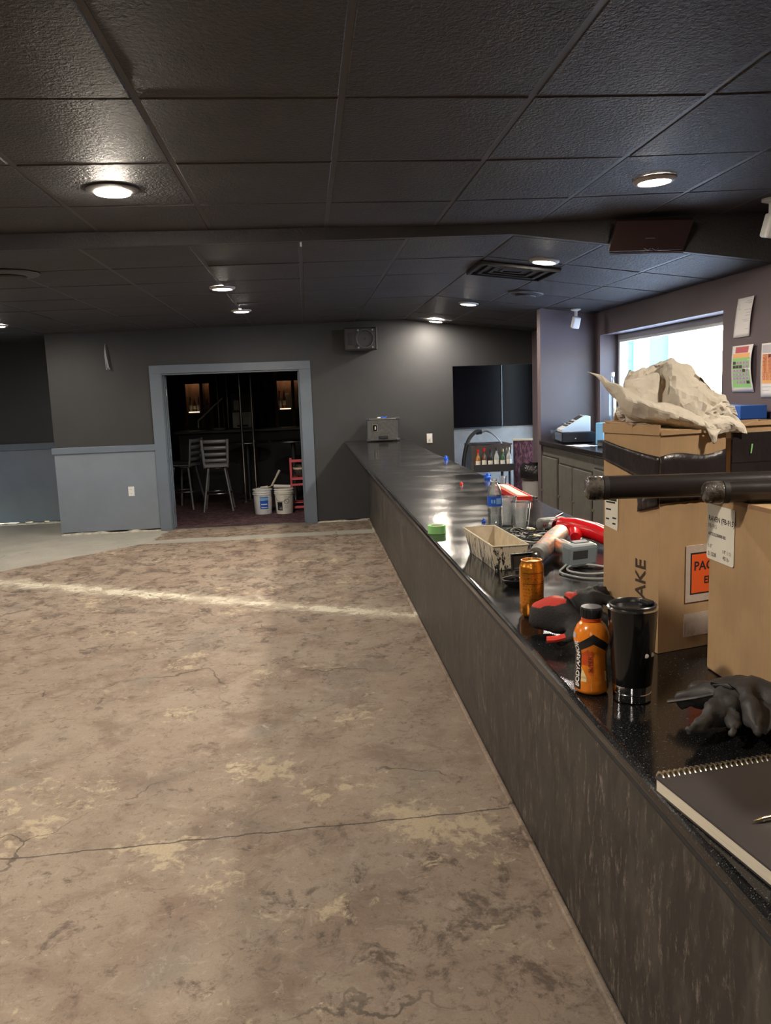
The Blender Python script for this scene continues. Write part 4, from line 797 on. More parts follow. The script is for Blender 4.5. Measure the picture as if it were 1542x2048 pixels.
B().box(.072, .2 - .02, .03, .085, .0, .0006, frame((0, -.0012, .0), (1, 0, 0), (0, 0, 1))).build('clear_tape', 'pouch', t)
# second open carton at its right
t = carton('open_carton', 'open brown carton wrapped with black film right of the tall carton', (.975, 1.81), R(8), .26, .24, .515)
B().box(-.001, .262, -.0055, -.002, .375, .485).build('film_band', 'tape_black', t, bevel=.002); B().box(.0, .12, -.0065, -.005, .43, .50).build('film_patch', 'tape_black', t, bevel=.002)
b = B(); b.prism([(0, .515), (.26, .515), (.26, .527), (.06, .525), (.03, .517)], -.004, 0, XFm); b.build('front_flap', 'card', t)
B().cbox((.05, -.0085, .462), (.003, .002, .022), (0, R(8), 0)).build('green_tab', 'green', t)
b = B(); rows = [[(.02 + .23 * i / 9, .05 + .15 * j / 6, .48 + .03 * mnoise.noise((i * .8, j * .8, 5))) for i in range(10)] for j in range(7)]; b.grid(rows); b.build('film_filling', 'film_clear', t, True, solid=.001)
# near carton
t = thing('near_carton', 'brown carton with a white product label at the right edge', 'box', (.842, 1.02, ZB))
B().box(0, .38, 0, .622, .001, .383).build('box_body', 'card', t, bevel=.004)
B().box(-.001, 0, .0, .62, .375, .3835).build('top_edge', 'card_in', t)
XLb = frame((-.0012, .628, .246), (0, -1, 0), (0, 0, 1)); lb = B().prism([(0.0, .004), (.004, .0), (.108, .0), (.112, .004), (.112, .118), (0, .118)], 0, .0008, XLb).build('product_label', 'label', t)
text('lettering', 'RAVEN (FB-915)', .0155, 'ink', lb, XLb @ Matrix.Translation((.006, .083, .001)), bold=.0003); text('lettering', 'FB-915', .0125, 'ink', lb, XLb @ Matrix.Translation((.006, .068, .001)))
text('lettering', 'A07235230000182', .0095, 'ink', lb, XLb @ Matrix.Translation((.006, .052, .001)), bold=.0002); text('lettering', '1/8"', .0115, 'ink', lb, XLb @ Matrix.Translation((.006, .025, .001))); text('lettering', '211228', .0115, 'ink', lb, XLb @ Matrix.Translation((.006, .008, .001)), bold=.0002)
text('lettering', '1/8" (1.5)', .010, 'ink', lb, XLb @ Matrix.Translation((.065, .022, .001))); text('lettering', '40 lb', .0125, 'ink', lb, XLb @ Matrix.Translation((.068, .008, .001)))
# wrapped tubes resting on the near carton
def wrapped(name, label, p0, p1, r):
    p0 = Vector(p0); p1 = Vector(p1); d = (p1 - p0).normalized(); t = thing(name, label, 'tube', p0)
    B().tube([d * .02, d * .2, p1 - p0], r, 28).build('tube_sleeve', 'film_black', t, True); B().tube([d * .0, d * .005, d * .018, d * .034], [r * .75, r * .98, r * 1.05, r * 1.03], 24).build('film_end', 'film_clear', t, True)
    B().tube([d * .036, d * .046], r * 1.045, 24).build('tape_ring', 'ink' , t, True)
wrapped('wrapped_tube', 'long black plastic wrapped tube lying across in front of the tall carton', (.566, 1.632, 1.4795), (1.45, 1.50, 1.4795), .0245)
wrapped('wrapped_tube', 'shorter black wrapped tube with a pale film end on top of the near carton', (.762, 1.513, 1.4755), (1.45, 1.40, 1.4755), .0215)
# ================================================================== PACKING PAPER HEAP (sheets folded and crumpled)
t = thing('packing_paper', 'heap of crumpled cream packing paper spilling out of the tall carton', 'paper', (.86, 1.88, ZB + .50))
def bilerp(ctrl, n, m, amp, fr, seed):
    """smooth sheet through a net of control points with sharp crumple folds"""
    rows = [curve(r, n) for r in ctrl]; cols = list(zip(*rows)); cols = [curve(c, m) for c in cols]; out = []
    for j in range(len(cols[0])):
        row = []
        for i in range(len(cols)):
            p = cols[i][j]; q = p * fr + Vector((seed, seed * 1.7, 0)); f = (abs(mnoise.noise(q)) + .6 * abs(mnoise.noise(q * 2.3)) + .35 * abs(mnoise.noise(q * 4.7))) - .35; g = abs(mnoise.noise(q * 1.4 + Vector((9, 3, 1)))) - .2
            row.append(Vector((p.x + amp * .5 * g, p.y - amp * f, p.z + amp * .8 * g)))
        out.append(row)
    return out
o_ = Vector((.86, 1.88, ZB + .50))
def net(ctrl): return [[Vector(p) - o_ for p in r] for r in ctrl]
def paper(nm, ctrl, amp, fr, seed, mt='paper', n=6, m=5):
    b = B(); b.grid(bilerp(net(ctrl), n, m, amp * 1.35, fr * 1.2, seed)); return b.build(nm, mt, t, True, solid=.0012, ang=13)
paper('right_sheet', [   # big dome on the right
    [(0.818, 1.840, 1.603), (0.853, 1.800, 1.591), (0.909, 1.800, 1.586), (0.992, 1.830, 1.575)],
    [(0.823, 1.850, 1.661), (0.843, 1.800, 1.657), (0.905, 1.810, 1.638), (0.999, 1.860, 1.607)],
    [(0.835, 1.870, 1.715), (0.852, 1.840, 1.714), (0.906, 1.850, 1.685), (0.989, 1.880, 1.641)],
    [(0.862, 1.900, 1.742), (0.875, 1.900, 1.745), (0.920, 1.900, 1.712), (1.005, 1.920, 1.644)],
    [(0.897, 1.960, 1.721), (0.923, 1.970, 1.711), (0.964, 1.970, 1.680), (1.042, 1.980, 1.617)]], .022, 15, 3)
paper('middle_sheet', [
    [(0.732, 1.830, 1.603), (0.766, 1.820, 1.604), (0.814, 1.830, 1.603), (0.837, 1.860, 1.602)],
    [(0.735, 1.850, 1.666), (0.775, 1.840, 1.666), (0.814, 1.845, 1.666), (0.837, 1.870, 1.665)],
    [(0.743, 1.870, 1.695), (0.783, 1.860, 1.703), (0.817, 1.860, 1.712), (0.836, 1.880, 1.700)],
    [(0.773, 1.920, 1.700), (0.804, 1.910, 1.700), (0.834, 1.910, 1.705), (0.854, 1.920, 1.700)]], .006, 14, 8)
paper('rear_sheet', [
    [(0.740, 1.900, 1.630), (0.784, 1.910, 1.640), (0.824, 1.910, 1.640), (0.869, 1.920, 1.639)],
    [(0.759, 1.910, 1.700), (0.789, 1.910, 1.705), (0.829, 1.910, 1.715), (0.879, 1.920, 1.730)],
    [(0.777, 1.930, 1.722), (0.808, 1.930, 1.722), (0.843, 1.930, 1.736), (0.886, 1.940, 1.749)],
    [(0.806, 1.990, 1.700), (0.838, 1.990, 1.700), (0.880, 1.990, 1.711), (0.916, 1.990, 1.721)]], .016, 22, 21)
paper('long_flap', [     # wing from the far left tip down to the front edge
    [(0.657, 1.880, 1.722), (0.685, 1.860, 1.706), (0.727, 1.830, 1.676), (0.777, 1.800, 1.650), (0.834, 1.790, 1.638), (0.890, 1.790, 1.610), (0.924, 1.782, 1.578)],
    [(0.658, 1.872, 1.719), (0.691, 1.845, 1.695), (0.725, 1.800, 1.657), (0.775, 1.775, 1.636), (0.824, 1.770, 1.619), (0.878, 1.775, 1.595), (0.920, 1.776, 1.569)],
    [(0.665, 1.870, 1.715), (0.699, 1.840, 1.673), (0.726, 1.810, 1.628), (0.782, 1.790, 1.607), (0.831, 1.785, 1.596), (0.881, 1.790, 1.583), (0.922, 1.788, 1.560)],
    [(0.675, 1.876, 1.712), (0.713, 1.860, 1.656), (0.742, 1.850, 1.607), (0.794, 1.840, 1.593), (0.848, 1.830, 1.586), (0.891, 1.820, 1.577), (0.932, 1.810, 1.562)]], .010, 13, 31)
paper('flap_tip', [[(0.892, 1.775, 1.599), (0.909, 1.772, 1.586), (0.934, 1.774, 1.580)], [(0.896, 1.770, 1.580), (0.909, 1.766, 1.569), (0.924, 1.770, 1.574)], [(0.908, 1.770, 1.555), (0.912, 1.768, 1.549), (0.919, 1.770, 1.555)]], .004, 30, 2)
paper('side_flap', [
    [(0.886, 1.800, 1.605), (0.914, 1.800, 1.626), (0.953, 1.810, 1.644), (0.969, 1.820, 1.642)],
    [(0.902, 1.795, 1.596), (0.933, 1.800, 1.610), (0.972, 1.810, 1.619), (0.987, 1.820, 1.613)],
    [(0.933, 1.800, 1.581), (0.957, 1.800, 1.591), (0.991, 1.810, 1.593), (1.008, 1.820, 1.585)]], .008, 20, 12)
paper('lower_flap', [
    [(0.895, 1.790, 1.596), (0.931, 1.795, 1.605), (0.962, 1.800, 1.610), (0.991, 1.810, 1.595)],
    [(0.911, 1.785, 1.582), (0.939, 1.785, 1.592), (0.970, 1.790, 1.589), (1.004, 1.800, 1.581)],
    [(0.928, 1.790, 1.568), (0.952, 1.790, 1.570), (0.983, 1.795, 1.572), (1.009, 1.800, 1.567)]], .006, 20, 17)
paper('printed_scrap', [
    [(0.735, 1.900, 1.640), (0.753, 1.870, 1.631), (0.783, 1.860, 1.622), (0.813, 1.860, 1.617)],
    [(0.734, 1.890, 1.618), (0.754, 1.860, 1.614), (0.784, 1.850, 1.610), (0.818, 1.850, 1.604)],
    [(0.746, 1.890, 1.602), (0.768, 1.870, 1.602), (0.793, 1.860, 1.603), (0.827, 1.860, 1.602)]], .012, 26, 41, 'print')
paper('print_corner', [[(0.950, 1.805, 1.628), (0.972, 1.810, 1.633), (0.987, 1.820, 1.631)], [(0.934, 1.802, 1.608), (0.960, 1.806, 1.614), (0.993, 1.815, 1.607)]], .003, 20, 6, 'print')
# ================================================================== BACK COUNTER
ZC = 1.13
tag(struct_top := B().box(2.40, XR - .002, 2.2, 8.345, ZC - .045, ZC).build('back_counter_top', 'ctop', None, bevel=.006), 'dark glossy counter top along the right wall below the window', 'countertop')
CL = ('grey cabinet at the far end of the back counter beside the bin', 'grey cabinet of the back counter below the cash drawer', 'grey cabinet of the back counter behind the tall carton', 'grey cabinet of the back counter nearest the viewer')
for k in range(4):
    y1 = 8.34 - k * 1.53; y0 = y1 - 1.525
    t = thing('back_bar_cabinet', CL[k], 'cabinet', (2.44, y0, 0), 0, 'back bar cabinets'); w = 1.525
    B().box(.0, .555, 0, w, 0.002, ZC - .047).build('cabinet_body', 'cab', t)
    for n_, (a, c, top) in enumerate(((.03, .50, .93), (.54, .93, .93), (1.0, 1.49, .97))):
        B().box(-.004, 0, a - .012, c + .012, .07, top + .015).build('door_recess', 'ink', t)
        d_ = B().box(-.024, -.004, a, c, .08, top).build('door_panel', 'cab', t, bevel=.004); B().lathe([(0, .022), (.012, .018), (.008, .006), (.006, 0)], n=14, X=Matrix.Translation((-.024, c - .04, .62)) @ Matrix.Rotation(R(-90), 4, 'Y')).build('knob', 'brass', d_, True)
# cash drawer, terminal, paper, carton, glasses
t = thing('cash_drawer', 'black cash drawer standing on the back counter', 'drawer', (2.60, 7.72, ZC), R(-8))
B().box(-.15, .17, -.02, .40, .008, .105).build('drawer_body', 'blk_plastic', t, bevel=.006); B().box(-.154, -.15, .0, .38, .02, .095).build('drawer_front', 'bluegrey', t, bevel=.002); B().lathe([(0, .006), (.01, .005), (.012, 0)], n=16, X=Matrix.Translation((-.02, -.02, .05)) @ Matrix.Rotation(R(90), 4, 'X')).build('lock', 'chrome', t, True)
for x in (-.12, .14):
    for y in (.02, .36): B().cyl((x, y, 0.0005), (x, y, .009), .012).build('rubber_foot', 'ink', t)
t = thing('sales_terminal', 'pale sales terminal with dark keys on the cash drawer', 'register', (2.62, 7.86, ZC + .106), R(-8))
b = B(); b.prism([(-.15, 0), (.13, 0), (.13, .15), (.08, .16), (-.15, .03)], -.12, .14, XFm); b.build('terminal_body', 'register', t, bevel=.006)
for k in range(3): B().cbox((-.095 + k * .03, .0, .066 + k * .017), (.02, .2, .008), (0, R(-29.5), 0)).build('key_row', 'ink', t)
B().cbox((.03, .01, .135), (.07, .16, .008), (0, R(-29.5), 0)).build('display', 'ink', t)
t = thing('window_lit_carton', 'carton beside the sales terminal, coloured light blue to imitate window light', 'carton', (2.80, 7.42, ZC), R(4)); B().box(-.09, .09, -.07, .09, .001, .20).build('carton_body', 'winlit_card', t, bevel=.003); B().box(-.091, .091, -.0715, .0, .12, .2).build('carton_lid', 'winlit_card', t, bevel=.002)
t = thing('counter_sheet', 'loose paper sheet lying in front of the cash drawer', 'paper', (2.52, 7.35, ZC), R(12)); b = B(); b.grid([[(-.1 + .2 * i / 6, -.15 + .28 * j / 6, .002 + .006 * abs(mnoise.noise((i * .5, j * .5, 0)))) for i in range(7)] for j in range(7)]); b.build('sheet', 'sheet', t, True, solid=.001)
t = thing('card_reader', 'small dark card reader on the back counter right of the cash drawer', 'reader', (2.70, 7.12, ZC), R(5)); B().box(-.08, .08, -.1, .1, .001, .06).build('reader_body', 'blk_plastic', t, bevel=.008); B().box(-.06, .06, -.102, -.1, .02, .05).build('reader_slot', 'metal_dark', t)
for x, y, s, l in ((2.50, 8.17, .9, 'drinking glass on the back counter left of the sales terminal'), (2.68, 8.24, 1.4, 'tall clear glass behind the sales terminal'), (2.575, 8.25, .95, 'middle clear glass behind the cash drawer')):
    cup('drinking_glass', l, x, y, ZC, s, 'glasses on the back counter')
t = thing('sill_bottle', 'clear bottle standing on the window sill left of the paper heap', 'bottle', (3.08, 8.06, ZS)); B().lathe([(0, .001), (.036, .001), (.036, .30), (.03, .36), (.014, .40), (.014, .47), (.017, .475), (.017, .5), (0, .5)], n=28).build('bottle_glass', 'glass', t, True)
B().lathe([(.0145, .46), (.0185, .462), (.0185, .502), (0, .503)], n=24).build('bottle_cap', 'sheet', t, True)
# bin with bag
t = thing('trash_bin', 'white bin with a black bag over its rim beside the back counter', 'bin', (2.50, 8.80, 0))
B().lathe([(0, .005), (.13, .002), (.135, .01), (.165, .72), (.17, .73), (.165, .74), (.15, .74), (.125, .03), (0, .02)], n=36).build('bin_shell', 'bin', t, True)
b = B(); rows = []
for j, (r, z) in enumerate(((.10, .72), (.15, .82), (.172, .84), (.186, .80), (.19, .76), (.187, .71), (.178, .67))):
    rows.append([((r + .008 * mnoise.noise((i * .8, j * .9, 1))) * math.cos(i / 30 * 6.2832), (r + .008 * mnoise.noise((i % 30 * .8, j * .9, 1))) * math.sin(i / 30 * 6.2832), z + .022 * mnoise.noise((i % 30 * .7, j, 7))) for i in range(31)])
b.grid(rows); b.build('bin_bag', 'bag', t, True, solid=.002)
B().lathe([(0, 0), (.02, .01), (.014, .04), (.026, .07), (0, .06)], (-.05, -.14, .80), 12).build('bag_knot', 'bag', t, True)
# ================================================================== SERVICE ALCOVE
t = thing('black_wall_panel', 'wide black glossy panel on the alcove wall', 'panel', (2.28, 12.08, 1.10)); B().box(-.6, .60, -.05, 0, 0.02, 1.2).build('panel_face', 'panel_black', t, bevel=.004); B().box(-.6, .6, -.065, 0, 0, .02).build('panel_lip', 'metal_dark', t, bevel=.003)
t = thing('black_wall_panel', 'narrow black glossy panel on the alcove wall right of the joint strip', 'panel', (3.14, 12.08, 1.12)); B().box(-.245, .24, -.05, 0, 0, 1.18).build('panel_face', 'panel_black', t, bevel=.004); B().box(-.255, -.235, -.06, 0, 0, 1.18).build('joint_strip', 'metal_dark', t, bevel=.003)
t = thing('ice_bin', 'stainless underbar ice bin with a bottle rail in the alcove', 'ice bin', (2.48, 11.15, 0))
b = B(); b.box(-.28, .28, -.2, -.185, .55, .93); b.box(-.28, .28, .285, .3, .55, .93); b.box(-.28, -.265, -.185, .285, .55, .93); b.box(.265, .28, -.185, .285, .55, .93); b.box(-.265, .265, -.185, .285, .55, .57); b.build('bin_basin', 'steel', t, bevel=.004)
B().box(-.29, .29, -.215, -.195, .915, .935).build('bin_lip', 'chrome', t, bevel=.004); B().box(-.28, .29, -.36, -.2, .58, .595).build('rail_floor', 'steel', t); B().box(-.28, .29, -.375, -.36, .58, .67).build('rail_front', 'metal_dark', t, bevel=.003)
for x in (-.26, .26):
    for y in (-.17, .27): B().cyl((x, y, .001), (x, y, .56), .02).build('leg', 'metal_dark', t, True)
BC = (('brown', (.09, .035, .012)), ('amber', (.3, .12, .02)), ('dark', (.02, .018, .018)), ('green', (.03, .08, .03)), ('clear', (.4, .42, .42)))
for n_, c_ in BC: M['btl_' + n_] = pm('bottle_glass_' + n_, c_, .1, spec=.7)
BL = (('amber', 'red'), ('brown', 'red'), ('dark', 'ink'), ('clear', 'ink'), ('green', 'brass'), ('clear', 'brass'))
BN = ('leftmost liquor bottle in the ice bin rail', 'liquor bottle with a red top left of centre in the rail', 'dark liquor bottle in the middle of the rail', 'pale liquor bottle right of the dark one in the rail', 'green liquor bottle second from the right in the rail', 'rightmost liquor bottle with a yellow top in the rail')
def bottle(x, y, z, h, r, g, cp_, label, group, par=None):
    t = thing('liquor_bottle', label, 'bottle', (x, y, z), 0, group)
    B().lathe([(0, .001), (r, .001), (r, h * .55), (r * .8, h * .64), (r * .36, h * .74), (r * .34, h * .9), (0, h * .9)], n=18).build('bottle_glass', 'btl_' + g, t, True)
    B().lathe([(r * .42, h * .86), (r * .42, h), (0, h)], n=14).build('stopper', cp_, t, True)
    b = B(); b.grid([[((r + .0008) * math.sin(a * .4), -(r + .0008) * math.cos(a * .4), zz) for a in range(-3, 4)] for zz in (h * .18, h * .45)]); b.build('label_wrap', 'label', t, True)
for k in range(6): bottle(2.275 + k * .085, 10.87, .596, .27 + .02 * (k % 2), .036, *BL[k], BN[k], 'liquor bottles in the ice bin rail')
t = thing('drain_hose', 'thick dark hose arching over the ice bin', 'hose', (2.10, 11.0, 0)); B().tube(curve([(.0, -.02, .04), (-.01, 0, .35), (.02, .08, .72), (.10, .16, .97), (.21, .2, 1.09), (.30, .22, 1.10)], 6), .026, 10).build('hose_tube', 'cordb', t, True); B().cyl((-.0, -.02, 0.001), (0, -.02, .05), .035).build('floor_fitting', 'metal_dark', t, True)
t = thing('tap_hose', 'bent metal hose curving down into the ice bin', 'hose', (2.40, 11.22, .58)); B().tube(curve([(.0, 0, .5), (.08, 0, .515), (.18, -.02, .46), (.26, -.06, .36), (.30, -.08, .25), (.31, -.09, .01)], 6), .011, 10).build('hose_tube', 'steel', t, True); B().cbox((-.03, 0, .49), (.08, .03, .03), (0, R(-8), 0)).build('gun_head', 'black', t, bevel=.006)
t = thing('carpeted_divider', 'purple carpeted divider panel right of the ice bin', 'divider', (2.98, 11.02, 0), R(-20)); B().box(-.17, .19, -.05, .05, .002, .96).build('carpeted_face', 'purple', t, bevel=.01); B().box(-.18, .20, -.06, .06, .96, .985).build('divider_cap', 'tan', t, bevel=.004)
# ================================================================== DARK ROOM
def stool(x, y, rz, label):
    t = thing('bar_stool', label, 'stool', (x, y, .006), rz, 'ladder-back bar stools in the dark room')
    B().cbox((0, 0, .715), (.38, .37, .05)).build('seat', 'seat', t, bevel=.02, seg=3); B().cbox((0, 0, .68), (.35, .34, .025)).build('seat_frame', 'stool', t, bevel=.006)
    B().cyl((0, 0, .64), (0, 0, .668), .11, n=20).build('swivel', 'stool', t, True)
    for sx in (-1, 1):
        B().tube([(sx * .165, -.165, .66), (sx * .175, -.19, .80), (sx * .19, -.225, 1.08)], .014, 10, flat=1.5).build('back_post', 'stool', t, True)
        for sy in (-1, 1): B().tube([(sx * .12, sy * .12, .65), (sx * .15, sy * .15, .45), (sx * .215, sy * .215, .002)], .015, 10).build('leg', 'stool', t, True)
    for k, z in enumerate((1.05, .955, .86, .77)):
        yy = -.19 - (z - .8) * .125; B().grid([[(-.185 + .37 * i / 8, yy - .025 * math.sin(math.pi * i / 8), z + dz) for i in range(9)] for dz in (-.026, 0, .026)]).build('back_slat', 'stool', t, True, solid=.008)
    B().cbox((0, -.17, .69), (.34, .03, .05)).build('lower_rail', 'stool', t, bevel=.006)
    B().tube([(.205 * math.cos(a / 24 * 6.2832), .205 * math.sin(a / 24 * 6.2832), .27) for a in range(24)], .011, 8, closed=True).build('foot_ring', 'steel', t, True)
stool(-1.39, 12.42, R(2), 'grey metal ladder-back bar stool seen from behind inside the doorway'); stool(-1.93, 12.85, R(70), 'ladder-back bar stool turned sideways at the left door jamb')
def table(x, y, r, h, label):
    t = thing('high_table', label, 'table', (x, y, .006), 0); B().lathe([(0, h - .03), (r - .01, h - .03), (r, h - .02), (r, h - .005), (r - .006, h), (0, h)], n=40).build('table_top', 'gloss_black', t, True); B().lathe([(r, h - .024), (r + .006, h - .022), (r + .006, h - .008), (r, h - .006)], n=40).build('table_edge', 'steel', t, True)
    B().cyl((0, 0, .04), (0, 0, h - .03), .035).build('pedestal', 'metal_dark', t, True); B().lathe([(0, .07), (.05, .06), (.2, .03), (.26, .012), (.26, .001), (0, .001)], n=36).build('base_plate', 'chrome', t, True)
table(-1.02, 13.75, .36, .95, 'round black high table behind the near bar stool'); table(-.25, 13.15, .37, .98, 'round black high table behind the buckets')
t = thing('ash_tray', 'small pale dish lying on the far dark counter', 'dish', (-1.55, 14.6, 1.132)); B().lathe([(0, .002), (.08, .001), (.12, .03), (.115, .03), (.07, .008), (0, .008)], n=24).build('dish_bowl', 'tan', t, True)
t = thing('far_counter', 'long dark counter across the far room', 'counter', (-1.0, 14.6, .006)); B().box(-1.3, 1.4, -.25, .3, 1.085, 1.125).build('counter_top', 'seat', t, bevel=.004); B().box(-1.25, 1.35, -.05, .25, .001, 1.085).build('counter_front', 'black', t)
for x, y, r, l in ((-1.05, 13.2, .022, 'bright steel pole in the middle of the doorway'), (-.872, 13.2, .022, 'steel pole right of the bright pole'), (-1.45, 15.3, .018, 'thin steel pole left of the bright pole'), (-1.62, 15.3, .014, 'thinnest dim pole behind the handrail')):
    t = thing('steel_pole', l, 'pole', (x, y, .006), 0, 'steel poles in the dark room'); B().cyl((0, 0, .004), (0, 0, 2.6), r).build('pole_shaft', 'chrome', t, True); B().cyl((0, 0, .001), (0, 0, .02), r * 3).build('pole_foot', 'steel', t, True); B().cyl((0, 0, 2.59), (0, 0, 2.612), r * 2.5).build('pole_collar', 'steel', t, True)
t = thing('game_cabinet', 'grey panelled game cabinet behind the steel poles', 'cabinet', (-1.18, 15.3, .006)); B().box(-.19, .19, -.2, .25, .001, 1.75).build('cabinet_body', 'black', t, bevel=.01); B().box(-.17, .17, -.22, -.2, 1.13, 1.41).build('grey_panel', 'panelgrey', t, bevel=.004); B().box(-.14, .0, -.215, -.2, 1.45, 1.63).build('small_screen', 'panelgrey', t, bevel=.004); B().box(-.1, .1, -.232, -.22, 1.15, 1.18).build('panel_slot', 'ink', t)
t = thing('hand_rail', 'thin brown sloping hand rail in the dark room', 'rail', (-1.96, 15.0, .006)); B().tube([(.0, 0, 1.16), (0, 0, 1.285), (.46, .0, 1.68)], .014, 8).build('rail_bar', 'tan', t, True); B().cyl((0, 0, .001), (0, 0, 1.17), .012).build('rail_post', 'wood', t, True); B().cyl((.46, 0, .001), (.46, 0, 1.68), .01).build('rail_post', 'wood', t, True)
def backbar(x, w, label, n, warm):
    t = thing('back_bar_unit', label, 'shelf', (x, 17.1, .006)); B().box(-w / 2, w / 2, .3, .33, .001, 2.2).build('back_board', 'wood', t); B().box(-w / 2, w / 2, -.1, .3, 1.39, 1.42).build('shelf_board', 'wood', t); B().box(-w / 2, w / 2, -.05, .3, .001, 1.39).build('base_cabinet', 'black', t)
    for xx in (-w / 2 - .03, w / 2, .06): B().box(xx - .03, xx + .03, -.12, .3, 0.002, 2.25).build('shelf_post', 'wood', t)
    B().box(-w / 2 + .04, .0, -.112, -.1, 1.405, 1.42).build('glow_edge', 'warm', t); B().box(-w / 2, w / 2, -.12, -.1, 1.98, 2.2).build('valance', 'black', t)  # shelf edge emits to imitate lamplight falling on it
    B().box(-w / 2 + .05, w / 2 - .05, .1, .2, 2.12, 2.14).build('shelf_lamp', 'warm_lamp', t)
backbar(-2.18, .5, 'lit back bar shelf with bottles at left in the dark room', 4, True); backbar(-.33, .52, 'lit back bar shelf at right in the dark room', 3, True)
for k, (x, g, cpk) in enumerate(((-2.36, 'clear', 'sheet'), (-2.28, 'amber', 'brass'), (-2.20, 'clear', 'sheet'), (-2.03, 'clear', 'brass'))): bottle(x, 17.08, 1.427, .3 - .03 * (k % 2), .035, g, cpk, ('bottle at the left end of the lit shelf', 'amber bottle on the lit left shelf', 'clear bottle in the middle of the lit left shelf', 'bottle right of the post on the lit left shelf')[k], 'bottles on the lit left shelf')
for k, (x, g, cpk) in enumerate(((-.55, 'clear', 'red'), (-.46, 'amber', 'sheet'), (-.16, 'clear', 'cream'))): bottle(x, 17.08, 1.427, .36 + .06 * (k == 2), .036, g, cpk, ('red-topped bottle on the lit right shelf', 'amber bottle on the lit right shelf', 'tall pale bottle at the right end of the lit right shelf')[k], 'bottles on the lit right shelf')
t = thing('panel_screen', 'pale grey panel on the lit right shelf', 'panel', (-.34, 17.15, 1.427)); B().box(-.1, .1, 0, .02, .001, .3).build('panel_face', 'panelgrey', t, bevel=.003)
for k, (x, w_) in enumerate(((-.985, .045), (-.83, .12), (-.72, .045))): tag(B().box(x - w_ / 2, x + w_ / 2, 17.56, 17.598, 1.66, 1.95).build('wall_slab', 'bluegrey', None, bevel=.004), ('left thin bluish slab on the far wall', 'wide bluish slab on the far wall', 'right thin bluish slab on the far wall')[k], 'panel', 'bluish slabs on the far wall')
# buckets
def bucket(name, label, x, y, mt, kind):
    t = thing(name, label, 'bucket', (x, y, .006), R(8)); r = .135
    B().lathe([(0, .004), (r * .88, .001), (r * .9, .006), (r, .30), (r, .36), (r - .004, .365), (r - .006, .36), (r * .88, .01), (0, .01)], n=44).build('bucket_shell', mt, t, True)
    for z in (.29, .315, .352): B().lathe([(r - .002, z - .006), (r + .01, z - .005), (r + .01, z + .005), (r - .002, z + .006)], n=44).build('rim_ring', mt, t, True)
    def wrap_(nm, m, a0, a1, z0, z1, off=.001, par=None):
        b = B(); b.grid([[((r * (.9 + .1 * z / .3) + off) * math.sin(a0 + (a1 - a0) * i / 8), -(r * (.9 + .1 * z / .3) + off) * math.cos(a0 + (a1 - a0) * i / 8), z) for i in range(9)] for z in (z0, (z0 + z1) / 2, z1)]); return b.build(nm, m, par or t, True)
    B().tube(curve([(-r - .008, 0, .30), (-r * .8, -r * .75, .2), (0, -r - .012, .20 if kind else .24), (r * .75, -r * .78, .29), (r + .008, 0, .30)] if kind else [(-r - .008, 0, .30), (-r * .6, .09, .375), (0, .12, .382), (r * .6, .09, .375), (r + .008, 0, .30)], 6), .0025, 6).build('bail_handle', 'steel', t, True)
    if not kind:
        l = wrap_('blue_label', 'blue', -.42, .52, .08, .255); wrap_('label_head', 'blue_lt', -.4, .5, .2, .245, .0016, l); wrap_('label_title', 'sheet', -.3, .4, .14, .155, .0016, l); wrap_('label_title', 'sheet', -.3, .4, .095, .108, .0016, l); wrap_('top_line', 'ink', -.45, .5, .262, .267)
    else:
        l = wrap_('dark_label', 'blk_plastic', -1.0, -.35, .055, .175); wrap_('label_text', 'sheet', -.75, -.4, .075, .083, .0016, l); wrap_('label_text', 'sheet', -.7, -.4, .1, .106, .0016, l)
        b = B(); rr = r * .97 + .003; b.tube([(rr * math.sin(.12 + .26 * math.cos(k / 20 * 6.2832)), -rr * math.cos(.12 + .26 * math.cos(k / 20 * 6.2832)), .185 + .035 * math.sin(k / 20 * 6.2832)) for k in range(20)], .0025, 6, closed=True); b.tube([(rr * math.sin(-.06), -rr * math.cos(-.06), .21), (rr * math.sin(.3), -rr * math.cos(.3), .16)], .0022, 6); b.build('warning_symbol', 'ink', t, True)
        for z in (.235, .25, .12, .105, .09): wrap_('fine_print', 'fl_grey', -.1, .34, z, z + .006)
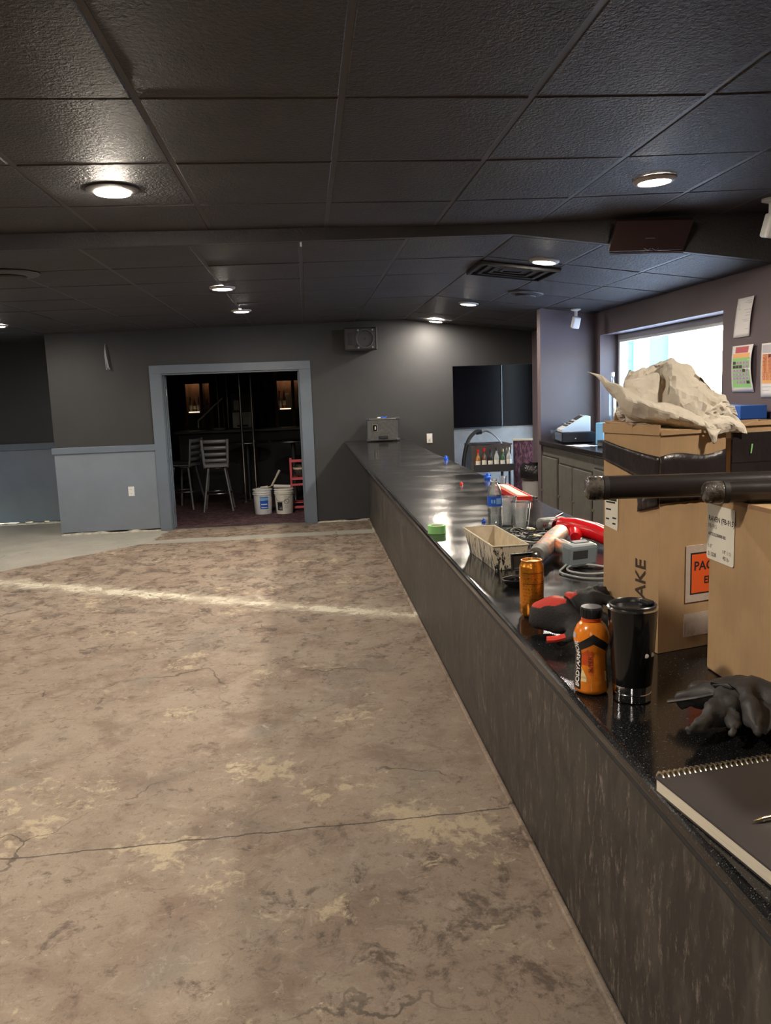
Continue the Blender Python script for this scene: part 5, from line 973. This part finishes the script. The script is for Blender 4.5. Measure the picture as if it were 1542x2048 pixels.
bucket('paint_bucket', 'white bucket with a blue label inside the doorway', -.70, 11.83, 'bucket', 0); bucket('paint_bucket', 'cream bucket with a black label and wire handle beside the red shelf', -.39, 11.77, 'bucket2', 1)
t = thing('paint_roller', 'paint roller frame with a pale handle standing in the buckets', 'roller', (-.62, 11.80, .38)); B().cyl((.06, -.02, .03), (.15, -.02, .19), .014).build('handle', 'tan', t, True); B().cyl((.145, -.02, .18), (.185, -.02, .25), .018).build('handle_grip', 'panelgrey', t, True)
B().cyl((.09, -.03, .025), (.33, -.06, .012), .024).build('roller_sleeve', 'sheet', t, True); B().tube([(.06, -.02, .03), (.03, -.02, .02), (-.06, 0, .0)], .006).build('wire_frame', 'brass', t, True); B().cyl((-.1, .0, .01), (0.0, 0, .02), .012).build('brush_stub', 'sheet', t, True)
B().cyl((.055, -.045, -.03), (.055, -.055, -.13), .01).build('drip_rag', 'ink', t, True)
# red step shelf
t = thing('red_step_shelf', 'red metal step stand behind the right door jamb', 'stand', (-.17, 12.05, .006))
for x in (-.11, .11):
    for y in (-.1, .16): B().box(x - .014, x + .014, y - .014, y + .014, .001, .78 if y < 0 else .76).build('post', 'pink', t, bevel=.003)
for z, h in ((.755, .04), (.49, .035), (.40, .03), (.07, .035)):
    B().box(-.124, .124, -.116, -.095, z - h, z).build('cross_rail', 'pink', t, bevel=.003)
for z in (.49, .12): B().box(-.12, .12, -.1, .17, z - .008, z).build('tread', 'pink', t, bevel=.003)
t = thing('plastic_wrap', 'crumpled clear plastic bundle on the red stand shelf', 'bundle', (-.16, 12.06, .498)); b = B(); rows = []
for j in range(9):
    rows.append([((.085 + .02 * mnoise.noise((i % 16 * .9, j * .9, 4))) * math.sin(math.pi * (.05 + .9 * j / 8)) * math.cos(i / 16 * 6.2832), (.08 + .02 * mnoise.noise((i % 16 * .9, j, 6))) * math.sin(math.pi * (.05 + .9 * j / 8)) * math.sin(i / 16 * 6.2832), .10 - .1 * math.cos(math.pi * j / 8)) for i in range(17)])
b.grid(rows); b.build('wrap_bundle', 'film_clear', t, True); B().lathe([(.088, .11), (.092, .115), (.092, .135), (.088, .14)], n=20).build('pale_band', 'cream', t, True)
